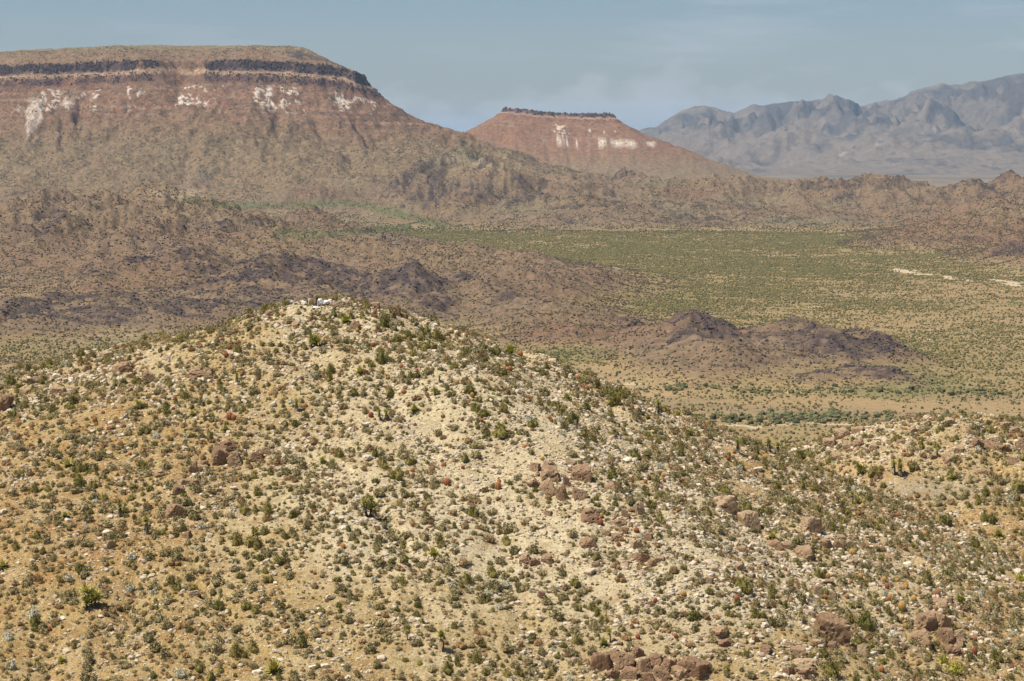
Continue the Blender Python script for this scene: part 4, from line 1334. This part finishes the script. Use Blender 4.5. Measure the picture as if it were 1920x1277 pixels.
me = bpy.data.meshes.new("rock_slab"); bm.to_mesh(me); bm.free()
for v in me.vertices:
    v.co += v.co.normalized() * .05 * mnoise.noise(v.co * 3)
me.materials.append(M_TANROCK)
put("rock_slab", me, (gx, gy + .25, gz + 5.2 * s), (12 * s, .3, 12.5 * s), .1, label="upright cream slab standing between the two summit posts", cat="rock", tilt=(-.12, 0.04))

for px, py in ((545, 572), (556, 574), (568, 575), (578, 577), (588, 578), (598, 578), (608, 576), (617, 574), (580, 584), (592, 585), (603, 584), (572, 582), (612, 582)):
    gx, gy, gz = on_ground(px, py)
    TAKEN.append((gx, gy, .75))

# ------------------------------------------------------------------ named larger bushes: column, row of the base, width, height in photo pixels, kind
grey_v = [shrub_mesh("grey_shrub", M_GREY, 500 + k, 60, 170, h=.52 + .05 * (k % 3), leaf=.07) for k in range(7)]
olive_v = [shrub_mesh("olive_bush", M_OLIVE, 540 + k, 110, 190, h=.78, leaf=.055, spiky=.16) for k in range(6)]
dry_v = [shrub_mesh("dry_shrub", M_DRY, 580 + k, 120, 110, h=.50, leaf=.05, spiky=.12) for k in range(5)]
silver_v = [shrub_mesh("silver_bush", M_SILVER, 620 + k, 40, 210, h=.62, leaf=.075) for k in range(4)]
lime_v = [shrub_mesh("green_bush", M_LIME, 650 + k, 110, 220, h=.66, leaf=.06, spiky=.15) for k in range(2)]
BUSHES = [
    (800, 655, 44, 26, "o"), (825, 640, 46, 30, "o"), (716, 680, 34, 34, "o"), (722, 612, 30, 34, "o"), (795, 625, 34, 24, "o"), (870, 668, 30, 24, "o"), (925, 665, 34, 22, "o"), (905, 655, 26, 20, "o"), (845, 655, 26, 22, "o"),
    (935, 818, 44, 26, "o"), (887, 968, 26, 28, "o"), (945, 1022, 30, 22, "o"), (525, 1056, 32, 22, "o"), (470, 1022, 34, 26, "o"), (495, 1003, 26, 24, "o"), (412, 1142, 34, 28, "o"), (445, 1234, 46, 34, "o"), (475, 1222, 34, 28, "o"),
    (1110, 1148, 34, 22, "o"), (1083, 1145, 20, 18, "g"), (1231, 905, 26, 24, "o"), (1395, 1110, 50, 34, "o"), (1400, 960, 30, 34, "o"), (1358, 925, 38, 24, "o"), (1418, 1158, 26, 26, "o"), (1300, 1162, 40, 22, "o"), (1620, 1178, 50, 40, "o"), (1590, 1168, 30, 26, "o"),
    (1560, 1270, 60, 44, "o"), (1545, 1232, 40, 26, "o"), (1740, 1098, 38, 34, "o"), (1855, 980, 40, 32, "o"), (1770, 985, 36, 34, "o"), (1190, 860, 34, 24, "o"), (1212, 858, 30, 20, "o"), (1080, 930, 18, 22, "o"), (1150, 760, 40, 26, "o"), (1135, 740, 34, 22, "o"), (1165, 745, 30, 24, "o"),
    (1100, 770, 26, 22, "o"), (1075, 788, 30, 28, "o"), (880, 1095, 26, 30, "o"), (822, 1020, 26, 32, "o"), (332, 1108, 28, 24, "o"), (365, 1108, 26, 18, "o"), (320, 1096, 24, 26, "o"), (66, 1172, 34, 24, "o"), (112, 1092, 22, 16, "o"), (1000, 1200, 18, 16, "o"), (752, 1092, 18, 18, "o"), (782, 1138, 20, 16, "o"), (855, 1250, 20, 26, "o"),
    (1500, 862, 44, 26, "o"), (1520, 858, 30, 22, "o"), (1470, 848, 26, 16, "o"), (1640, 892, 44, 26, "o"), (1910, 918, 40, 30, "o"), (1555, 868, 24, 18, "o"), (1858, 812, 26, 20, "o"), (1790, 868, 22, 18, "o"), (95, 690, 24, 20, "o"), (150, 668, 24, 20, "o"), (272, 640, 26, 20, "o"), (305, 632, 26, 20, "o"), (470, 585, 26, 16, "o"), (500, 575, 22, 14, "o"), (33, 737, 20, 14, "o"), (20, 722, 30, 22, "o"), (340, 640, 36, 22, "o"), (412, 722, 20, 14, "o"), (420, 738, 24, 20, "o"),
    (1790, 1262, 50, 36, "l"), (1770, 1245, 34, 24, "l"), (1912, 1088, 24, 20, "l"), (787, 1246, 14, 16, "l"),
    (65, 1160, 32, 34, "s"), (22, 1252, 30, 26, "s"), (18, 1200, 24, 18, "s"), (246, 1108, 26, 22, "s"), (288, 1115, 22, 20, "s"), (245, 1046, 28, 20, "s"), (128, 1090, 24, 20, "s"), (702, 1090, 18, 16, "s"), (850, 1103, 26, 20, "s"), (915, 1118, 24, 18, "s"), (937, 1142, 20, 16, "s"), (1328, 1022, 26, 20, "s"), (1362, 1035, 20, 16, "s"), (992, 790, 28, 16, "s"), (1050, 790, 18, 16, "s"), (1055, 815, 20, 14, "s"), (147, 857, 16, 16, "s"), (945, 1100, 28, 18, "s"), (870, 840, 20, 14, "s"), (1235, 878, 24, 18, "s"), (640, 1240, 18, 14, "s"), (1495, 945, 20, 14, "s"),
]
KIND = {"o": (olive_v, "olive_bush", "olive green bush", "bush"), "l": (lime_v, "green_bush", "bright yellow-green bush", "bush"), "s": (silver_v, "silver_bush", "pale silvery bush", "bush"), "g": (olive_v, "olive_bush", "olive green bush", "bush")}
bush_count = {"o": 0}
for (px, py, w, h, k) in BUSHES:
    vv, nm, ds, ct = KIND[k]
    gx, gy, gz = on_ground(px, min(py, 1290))
    s = mpp(gy)
    o = put(nm, random.choice(vv), (gx, gy, gz - .03), (w * s * .92, w * s * .92, h * s * 1.25), random.uniform(0, 6), cat=ct, group=nm.replace("_", " ") + " plants on the near hills")
    later(o, f"{'wide' if w > 32 else 'compact'} {ds}", px, py)
    TAKEN.append((gx, gy, w * s * .36))

# ------------------------------------------------------------------ scattered shrubs
class Hash2:
    def __init__(self, cell):
        self.c, self.d = cell, {}
    def add(self, x, y, r):
        self.d.setdefault((int(x // self.c), int(y // self.c)), []).append((x, y, r))
    def clash(self, x, y, r, k=1.0):
        i, j = int(x // self.c), int(y // self.c)
        for a in (i - 1, i, i + 1):
            for b in (j - 1, j, j + 1):
                for (qx, qy, qr) in self.d.get((a, b), ()):
                    dd = (r + qr) * k
                    if (qx - x) ** 2 + (qy - y) ** 2 < dd * dd:
                        return True
        return False
HH = Hash2(2.4)
for t in TAKEN:
    HH.add(t[0], t[1], min(t[2], 1.2))

def near_points(n):
    """random spots on the near hills that the photo shows"""
    r = np.sqrt(rng.uniform(168 ** 2, 342 ** 2, n))
    a = rng.uniform(-math.radians(13.2), math.radians(13.2), n)
    x, y = r * np.sin(a), r * np.cos(a)
    z = ground_z(x, y)
    px, py = to_px(x, y, z)
    ok = visible(x, y, 0.3, z) & (py < 1330)
    return x[ok], y[ok], z[ok], px[ok], py[ok]

SX, SY, SZ, SPX, SPY = near_points(70000)
dens = 0.64 + 0.95 * fbm(SX / 7, SY / 7, 4, 301) - 0.30 * blob(SPX, SPY, 1030, 900, 220, 120) - 0.25 * blob(SPX, SPY, 900, 760, 220, 60) \
    - 0.55 * blob(SPX, SPY, 1770, 918, 110, 18) + 0.25 * blob(SPX, SPY, 500, 730, 300, 90) + 0.25 * blob(SPX, SPY, 1600, 950, 250, 80) + .2 * blob(SPX, SPY, 150, 850, 250, 150)
size = np.exp(rng.normal(-0.34, 0.46, len(SX)))            # width in metres
keep = rng.random(len(SX)) < dens
shr = []
for k in np.nonzero(keep)[0]:
    w = float(np.clip(size[k], .30, 1.55))
    if HH.clash(SX[k], SY[k], w * .5, .62):
        continue
    HH.add(SX[k], SY[k], w * .5)
    shr.append(k)
shr = np.array(shr)
kindr = rng.random(len(shr)) + 0.28 * fbm(SX[shr] / 9, SY[shr] / 9, 2, 311)
ndry = kindr < 0.26
noli = kindr > 0.86
nsil = (kindr > 0.835) & ~noli
ngry = ~(ndry | noli | nsil)

def gn_scatter(name, pts, rots, scl, idx, templates, label=None):
    """one object of a mass that nobody could count: points that carry the plants or stones"""
    me = bpy.data.meshes.new(name)
    n_ = len(pts)
    me.vertices.add(n_)
    me.vertices.foreach_set("co", np.ascontiguousarray(pts, np.float32).ravel())
    a = me.attributes.new("turn", "FLOAT_VECTOR", "POINT"); a.data.foreach_set("vector", np.ascontiguousarray(rots, np.float32).ravel())
    a = me.attributes.new("size", "FLOAT_VECTOR", "POINT"); a.data.foreach_set("vector", np.ascontiguousarray(scl, np.float32).ravel())
    a = me.attributes.new("pick", "INT", "POINT"); a.data.foreach_set("value", np.ascontiguousarray(idx, np.int32))
    o = bpy.data.objects.new(name, me)
    o["kind"] = "stuff"
    COL.objects.link(o)
    g = bpy.data.node_groups.new(name + "_nodes", "GeometryNodeTree")
    g.interface.new_socket("Geometry", in_out="INPUT", socket_type="NodeSocketGeometry")
    g.interface.new_socket("Geometry", in_out="OUTPUT", socket_type="NodeSocketGeometry")
    gi, go = g.nodes.new("NodeGroupInput"), g.nodes.new("NodeGroupOutput")
    ip = g.nodes.new("GeometryNodeInstanceOnPoints")
    ip.inputs["Pick Instance"].default_value = True
    jn = g.nodes.new("GeometryNodeJoinGeometry")
    for t in templates:
        oi = g.nodes.new("GeometryNodeObjectInfo")
        oi.inputs["Object"].default_value = t
        oi.inputs["As Instance"].default_value = True
        oi.transform_space = "ORIGINAL"
        g.links.new(oi.outputs["Geometry"], jn.inputs["Geometry"])
    def attr(nm, dt):
        na = g.nodes.new("GeometryNodeInputNamedAttribute")
        na.data_type = dt
        na.inputs["Name"].default_value = nm
        return na.outputs["Attribute"]
    er = g.nodes.new("FunctionNodeEulerToRotation")
    g.links.new(attr("turn", "FLOAT_VECTOR"), er.inputs[0])
    g.links.new(er.outputs[0], ip.inputs["Rotation"])
    g.links.new(attr("size", "FLOAT_VECTOR"), ip.inputs["Scale"])
    g.links.new(attr("pick", "INT"), ip.inputs["Instance Index"])
    g.links.new(gi.outputs[0], ip.inputs["Points"])
    g.links.new(jn.outputs[0], ip.inputs["Instance"])
    g.links.new(ip.outputs[0], go.inputs[0])
    md = o.modifiers.new("scatter", "NODES")
    md.node_group = g
    return o

def scatter_kind(sel, variants, name, desc, cat, hk, limit, stuff_name, wk=1.0):
    ids = shr[sel]
    w = np.clip(size[ids], .30, 1.55) * wk
    seen = w / SY[ids]
    order = np.argsort(-seen)
    ids, w = ids[order], w[order]
    first = {}
    made = 0
    rest = []
    for k, wk_ in zip(ids, w):
        inside = -10 < SPX[k] < 1930 and SPY[k] < 1285
        if made < limit and inside:
            v = random.randrange(len(variants))
            o = put(name, variants[v], (SX[k], SY[k], SZ[k] - .02), (wk_, wk_ * random.uniform(.85, 1.15), wk_ * hk * random.uniform(.85, 1.2)), random.uniform(0, 6.28),
                    cat=cat, group=f"larger {name.replace('_', ' ')}s on the near hills")
            later(o, desc, SPX[k], SPY[k])
            first.setdefault(v, o)
            made += 1
        else:
            rest.append((k, wk_))
    if rest:
        n_ = len(rest)
        kk = np.array([q[0] for q in rest])
        ww = np.array([q[1] for q in rest])
        tmpl = [first[v] for v in sorted(first)]
        gn_scatter(stuff_name, np.stack([SX[kk], SY[kk], SZ[kk] - .02], -1), np.stack([0 * ww, 0 * ww, rng.uniform(0, 6.28, n_)], -1),
                   np.stack([ww, ww, ww * hk * rng.uniform(.8, 1.25, n_)], -1), rng.integers(0, len(tmpl), n_), tmpl)
    return made, len(rest)

NS = [scatter_kind(ngry, grey_v, "grey_shrub", "larger grey-green shrub", "shrub", 1.0, 300, "low_grey_scrub"),
      scatter_kind(noli, olive_v, "olive_bush", "scattered dark olive bush", "bush", 1.0, 300 - sum(b_[4] in "og" for b_ in BUSHES), "low_olive_scrub", .95),
      scatter_kind(ndry, dry_v, "dry_shrub", "larger dry brown shrub", "shrub", 1.0, 300, "low_dry_scrub", .9),
      scatter_kind(nsil, silver_v, "silver_bush", "scattered pale silvery bush", "bush", 1.0, 200, "low_silver_scrub", .7)]
import sys
print("shrubs", len(shr), NS, file=sys.stderr)

gn_scatter("rubble", RUBBLE[0], rng.uniform(-.6, .6, (len(RUBBLE[1]), 3)) * np.array([1, 1, 6.0]), np.stack([RUBBLE[1], RUBBLE[1] * .8, RUBBLE[1] * .75], -1), rng.integers(0, 4, len(RUBBLE[1])), RUBBLE[2])

# dry grass tufts
gr_v = [shrub_mesh("dry_grass", M_GRASS, 700 + k, 46, 0, h=.40, spiky=.10, spread=.45) for k in range(3)]
GXs, GYs, GZs, GPX, GPY = near_points(42000)
gd = 0.34 + 0.8 * fbm(GXs / 7, GYs / 7, 3, 321) + 0.45 * blob(GPX, GPY, 1600, 960, 260, 110) + 0.35 * blob(GPX, GPY, 250, 850, 280, 120) - .35 * blob(GPX, GPY, 900, 850, 260, 160) - .5 * blob(GPX, GPY, 1770, 918, 110, 18)
m = rng.random(len(GXs)) < gd
gpts = np.stack([GXs[m], GYs[m], GZs[m] - .02], -1)
tm = []
for k in range(3):
    q = gpts[k]
    o = put("grass_tuft", gr_v[k], q, .5, k, cat="grass", group="dry grass tufts")
    px_, py_ = to_px(*q)
    later(o, "dry orange grass tuft", px_, py_)
    tm.append(o)
gpts = gpts[3:]
gw = rng.uniform(.22, .60, len(gpts))
gn_scatter("dry_grass", gpts, np.stack([0 * gw, 0 * gw, rng.uniform(0, 6.28, len(gpts))], -1), np.stack([gw, gw, gw * rng.uniform(.6, 1.1, len(gpts))], -1), rng.integers(0, 3, len(gpts)), tm)

# small low tufts between the shrubs
UX, UY, UZ, UPX, UPY = near_points(64000)
m = rng.random(len(UX)) < .42 + .45 * fbm(UX / 6, UY / 6, 3, 341) - .45 * blob(UPX, UPY, 1770, 918, 110, 18)
UX, UY, UZ = UX[m], UY[m], UZ[m]
tm = []
for k, me in enumerate((grey_v[0], grey_v[3], dry_v[1], dry_v[2], olive_v[2])):
    o = put("low_tuft", me, (UX[k], UY[k], UZ[k]), .34, k, cat="plant", group="small tufts between the shrubs")
    later(o, "tiny low tuft", *to_px(UX[k], UY[k], UZ[k]))
    tm.append(o)
uw = rng.uniform(.14, .40, len(UX) - 5)
gn_scatter("low_tufts", np.stack([UX[5:], UY[5:], UZ[5:] - .02], -1), np.stack([0 * uw, 0 * uw, rng.uniform(0, 6.28, len(uw))], -1), np.stack([uw, uw, uw * rng.uniform(.7, 1.3, len(uw))], -1), rng.integers(0, 5, len(uw)), tm)
print("tufts", len(uw))

# pale stones
st_v = [boulder_mesh("pale_stone", M_STONE, 740 + k, 2, 9, .05, .75, (.55, .95)) for k in range(8)]
TX, TY, TZ, TPX, TPY = near_points(240000)
sd_ = 0.34 + 0.35 * fbm(TX / 9, TY / 9, 3, 331) + 0.75 * blob(TPX, TPY, 1000, 780, 330, 150) + 0.75 * blob(TPX, TPY, 1400, 1060, 330, 150) + .4 * blob(TPX, TPY, 640, 600, 200, 70) \
    + .35 * blob(TPX, TPY, 250, 720, 250, 60) + .45 * blob(TPX, TPY, 1720, 830, 260, 60) - .3 * blob(TPX, TPY, 1760, 918, 130, 24) - .15 * blob(TPX, TPY, 1620, 950, 230, 70)
m = rng.random(len(TX)) < (sd_ - .02) * 1.35 * np.clip(.60 + 1.1 * fbm(TX / 5, TY / 5, 3, 335), .1, 1.6)
TX, TY, TZ, TPX, TPY = TX[m], TY[m], TZ[m], TPX[m], TPY[m]
tw = np.clip(np.exp(rng.normal(-2.40, .62, len(TX))), .03, .62) * (1 + .25 * blob(TPX, TPY, 1400, 1060, 400, 180) + .25 * blob(TPX, TPY, 250, 700, 250, 60))
order = np.argsort(-(tw / TY) * ((TPX > 0) & (TPX < 1920) & (TPY < 1277)))
TX, TY, TZ, TPX, TPY, tw = (q[order] for q in (TX, TY, TZ, TPX, TPY, tw))
tm = {}
nst = 0
for k in range(1200):
    if nst >= 290:
        break
    if HH.clash(TX[k], TY[k], tw[k], .7):
        continue
    v = nst % 8
    o = put("pale_stone", st_v[v], (TX[k], TY[k], TZ[k] + tw[k] * .15), (tw[k], tw[k] * random.uniform(.7, 1.2), tw[k] * random.uniform(.7, 1.1)), random.uniform(0, 6.28),
            cat="stone", group="larger pale stones on the near hills", tilt=(random.uniform(-.4, .4), random.uniform(-.4, .4)))
    later(o, "larger pale stone", TPX[k], TPY[k])
    tm.setdefault(v, o)
    tw[k] = 0
    nst += 1
m = tw > 0
TX, TY, TZ, tw = TX[m], TY[m], TZ[m], np.minimum(tw[m], .36)
n_ = len(TX)
gn_scatter("gravel", np.stack([TX, TY, TZ + tw * .1], -1), rng.uniform(-.5, .5, (n_, 3)) * np.array([1, 1, 12.0]),
           np.stack([tw, tw * rng.uniform(.7, 1.25, n_), tw * rng.uniform(.7, 1.3, n_)], -1), rng.integers(0, 8, n_), [tm[v] for v in sorted(tm)])

# ------------------------------------------------------------------ valley scrub, wash trees and dark rocks on the far hills
def blob_mesh(name, mat, seed, sub=1, h=.7, jag=.35):
    R = random.Random(seed)
    bm = bmesh.new()
    bmesh.ops.create_icosphere(bm, subdivisions=sub, radius=.5)
    for v in bm.verts:
        v.co *= 1 + R.uniform(-jag, jag)
        v.co.z = max(-.05, v.co.z + .28) * h / .7
    me = bpy.data.meshes.new(name)
    bm.to_mesh(me); bm.free()
    me.materials.append(mat)
    return me

def far_points(n, r0, r1):
    r = np.sqrt(rng.uniform(r0 * r0, r1 * r1, n))
    a = rng.uniform(-math.radians(12.6), math.radians(12.6), n)
    x, y = r * np.sin(a), r * np.cos(a)
    z = ground_z(x, y)
    ok = visible(x, y, 3.0, z, .0035)
    x, y, z, r, a = x[ok], y[ok], z[ok], r[ok], a[ok]
    j = np.clip(np.round((a + A_IN) / (2 * A_IN) * (len(cols_in) - 1)).astype(int), 0, len(cols_in) - 1)
    i = np.clip(np.searchsorted(rows, r), 0, NR - 1)
    return x, y, z, r, VEG[i, j], ROCKY[i, j], FEAT[i, j]

def far_stuff(name, meshes, n, r0, r1, chance, wlo, whi, hlo=.8, hhi=1.2, what="shrub", label="", grow=0.0, tilt=0.0):
    x, y, z, r, veg, rk, ft = far_points(n, r0, r1)
    m = rng.random(len(x)) < chance(x, y, z, r, veg, rk, ft)
    x, y, z, r = x[m], y[m], z[m], r[m]
    w = rng.uniform(0, 1, len(x)) ** 1.6 * (whi - wlo) + wlo
    w = w * (1 + grow * (r - r0) / (r1 - r0))
    tm = []
    for k, me in enumerate(meshes):
        o = put(what, me, (x[k], y[k], z[k] - .05), (w[k],) * 3, k, cat=what.split("_")[-1], group=name.replace("_", " "))
        px_, py_ = to_px(x[k], y[k], z[k])
        o["label"] = label[k]
        tm.append(o)
    q = len(meshes)
    x, y, z, w = x[q:], y[q:], z[q:], w[q:]
    c_ = len(x)
    gn_scatter(name, np.stack([x, y, z - .05 * w], -1), np.stack([rng.uniform(-tilt, tilt, c_), rng.uniform(-tilt, tilt, c_), rng.uniform(0, 6.28, c_)], -1),
               np.stack([w, w, w * rng.uniform(hlo, hhi, c_)], -1), rng.integers(0, q, c_), tm)
    print(name, c_)

def ch_valley(x, y, z, r, veg, rk, ft):
    cl = 0.5 + 0.9 * fbm(x / 26, y / 26, 3, 401) + .5 * fbm(x / 110, y / 200, 3, 403)
    return np.where(ft == 0, np.clip(veg * .95 * (.25 + cl * 1.2), 0.02, 1), np.where(ft == 4, .10 * np.clip(cl + .1, 0.1, 1) * (1 - rk), 0.1))
far_v = [blob_mesh("valley_shrub", M_FAR, 800 + k) for k in range(4)]
far_stuff("valley_scrub", far_v, 620000, 1150, 4500, ch_valley, .7, 2.1, what="valley_shrub", grow=.35,
          label=["distant round green shrub on the valley flat", "distant dark green shrub out in the valley scrub", "distant low green shrub among valley scrub", "distant ragged green shrub in the valley"])
def ch_hill(x, y, z, r, veg, rk, ft):
    cl = 0.5 + 0.9 * fbm(x / 30, y / 30, 3, 405) + .5 * fbm(x / 130, y / 130, 3, 407)
    return np.where(ft == 4, .85 * np.clip(cl, 0.12, 1) * (1 - .6 * rk), 0)
hs_v = [blob_mesh("hill_shrub", M_HILLSCRUB, 810 + k, h=.6) for k in range(4)]
far_stuff("brown_hill_scrub", hs_v, 430000, 1400, 4500, ch_hill, .6, 1.9, what="hill_shrub", grow=.5,
          label=["distant brown shrub on the brown hillsides", "distant dull shrub high on the brown hills", "distant dark tuft on the brown hillside", "distant low shrub at the brown hills' foot"])
def ch_rock(x, y, z, r, veg, rk, ft):
    return np.where(ft == 4, np.clip(rk * 1.3, 0.06, 1) * np.clip(.55 + 1.2 * fbm(x / 18, y / 18, 2, 411), .05, 1), 0)
rk_v = [boulder_mesh("hill_rock", M_FARROCK, 820 + k, 1, 7, .05, .8, (.55, .95)) for k in range(4)]
far_stuff("dark_hill_rocks", rk_v, 520000, 1400, 4500, ch_rock, .6, 2.2, .5, 1.3, what="hill_rock", grow=.4, tilt=.5,
          label=["distant dark rock on the brown hills", "distant blackish rock on the brown hill slope", "distant angular rock on the brown hills", "distant low rock on the brown hill slope"])
def ch_far(x, y, z, r, veg, rk, ft):
    return np.where(ft == 4, .55 * np.clip(.6 + fbm(x / 60, y / 60, 3, 421), 0, 1) + .3 * rk, np.where(ft == 5, .55 * np.clip(.6 + fbm(x / 90, y / 90, 3, 423), 0.05, 1), .6 * veg))
far2_v = [blob_mesh("hill_shrub", (M_HILLSCRUB, M_HILLSCRUB, M_FARDARK)[k], 840 + k, h=.75) for k in range(3)]
far_stuff("far_hill_scrub", far2_v, 360000, 4400, 7300, ch_far, 1.0, 2.9, what="hill_shrub", label=["distant dark shrub on the rocky far hills", "distant dark shrub at the mesa foot", "distant shrub high on the far slopes"])
# blocks that stand in the cliffs of the mesa and the butte
def cliff_blocks(name, info, n, rmin, rmax, dlo, dhi, wlo, whi, hk, mat_mesh, labels, feat, c_at):
    ii, jj = np.nonzero((info[..., 0] > dlo) & (info[..., 0] < dhi) & (FEAT[i0:] == feat) & (info[..., c_at] > .28) & (np.abs(GX[i0:]) < .24 * GY[i0:]) & (RR[i0:] < rmax))
    k = rng.integers(0, len(ii), n)
    ii, jj = ii[k] + i0, jj[k]
    dr = rng.uniform(0, 1, n) * (rows[np.minimum(ii + 1, NR - 1)] - rows[ii])
    da = rng.uniform(0, 1, n) * (cols_in[1] - cols_in[0])
    r_, a_ = rows[ii] + dr, AZ[jj] + da
    x, y = r_ * np.sin(a_), r_ * np.cos(a_)
    z = ground_z(x, y)
    keep = rng.random(n) < np.clip(.60 + .9 * fbm(x / 28, y / 28, 3, 431), .12, 1)
    x, y, z = x[keep], y[keep], z[keep]
    n = len(x)
    w = rng.uniform(0, 1, n) ** 2 * (whi - wlo) + wlo
    tm = []
    for q, me in enumerate(mat_mesh):
        tm.append(put("cliff_block", me, (x[q], y[q], z[q]), (w[q], w[q], w[q] * hk), q, label=labels[q], cat="rock", group=name.replace("_", " ")))
    q = len(mat_mesh)
    c_ = n - q
    gn_scatter(name, np.stack([x[q:], y[q:], z[q:]], -1), np.stack([rng.uniform(-.15, .15, c_), rng.uniform(-.15, .15, c_), rng.uniform(0, 6.28, c_)], -1),
               np.stack([w[q:], w[q:], w[q:] * hk * rng.uniform(.6, 1.4, c_)], -1), rng.integers(0, q, c_), tm)
M_CLIFF = rock_mat("cliff_basalt", (0.075, 0.055, 0.052), (0.17, 0.105, 0.075), (0.050, 0.038, 0.042), 0.2)
cb = [boulder_mesh("cliff_block", M_CLIFF, 900 + k, 1, 8, .04, 1.0, (.6, .95)) for k in range(3)]
cliff_blocks("mesa_cliff_blocks", minf, 6500, 0, 7450, -3, 15, 1.0, 3.6, 2.5, cb, ["distant dark block in the upper cliff of the mesa", "distant black column in the mesa cliff", "distant jutting block in the mesa cliff band"], 5, 1)
cb2 = [boulder_mesh("cliff_block", M_CLIFF, 910 + k, 1, 8, .04, 1.0, (.6, .95)) for k in range(2)]
cliff_blocks("mesa_ledge_blocks", minf, 3600, 0, 7450, 30, 56, 0.9, 3.2, 1.5, cb2, ["distant dark block in the lower ledge of the mesa", "distant small block on the mesa's second ledge"], 5, 1)
cb3 = [boulder_mesh("cliff_block", M_CLIFF, 920 + k, 1, 8, .04, 1.0, (.6, .95)) for k in range(2)]
cliff_blocks("butte_cap_blocks", binf, 2200, 0, 10300, -3, 10, 1.4, 4.2, 1.9, cb3, ["distant dark block in the cap of the butte", "distant black column along the butte's rim"], 6, 1)
# trees along the wash behind the hill
wash_pts = []
for a, b, n_, sp in ((1290, 786, 60, 6), (1400, 785, 80, 6), (1500, 783, 80, 7), (1600, 782, 60, 8), (1700, 786, 60, 8), (1850, 788, 90, 8), (1540, 778, 40, 5), (1600, 742, 30, 2), (1850, 740, 50, 3), (1450, 738, 30, 3), (1300, 735, 30, 4)):
    for _ in range(n_):
        px_, py_ = a + random.gauss(0, 70), b + random.gauss(0, sp * .6)
        kx, kz = ray(px_, py_)
        Y = VALLEY / float(kz)
        wash_pts.append((float(kx) * Y, Y))
wash_pts = np.array(wash_pts)
wz = ground_z(wash_pts[:, 0], wash_pts[:, 1])
wv_ = [blob_mesh("wash_tree", M_FARDARK, 860 + k, 2, .8, .30) for k in range(3)]
tm = []
WL = ["distant dark green tree in the wash behind the hill", "distant bushy tree along the sandy wash", "distant rounded tree in the wash thicket"]
for k in range(3):
    tm.append(put("wash_tree", wv_[k], (wash_pts[k, 0], wash_pts[k, 1], wz[k] - .1), 4.0, k, label=WL[k], cat="tree", group="trees along the wash"))
ww = rng.uniform(0, 1, len(wz) - 3) ** 1.7 * 3.6 + .9
gn_scatter("wash_thicket", np.stack([wash_pts[3:, 0], wash_pts[3:, 1], wz[3:] - .2], -1), np.stack([0 * ww, 0 * ww, rng.uniform(0, 6, len(ww))], -1),
           np.stack([ww * rng.uniform(.8, 1.6, len(ww)), ww, ww * rng.uniform(.5, 1.0, len(ww))], -1), rng.integers(0, 3, len(ww)), tm)

finish_labels()
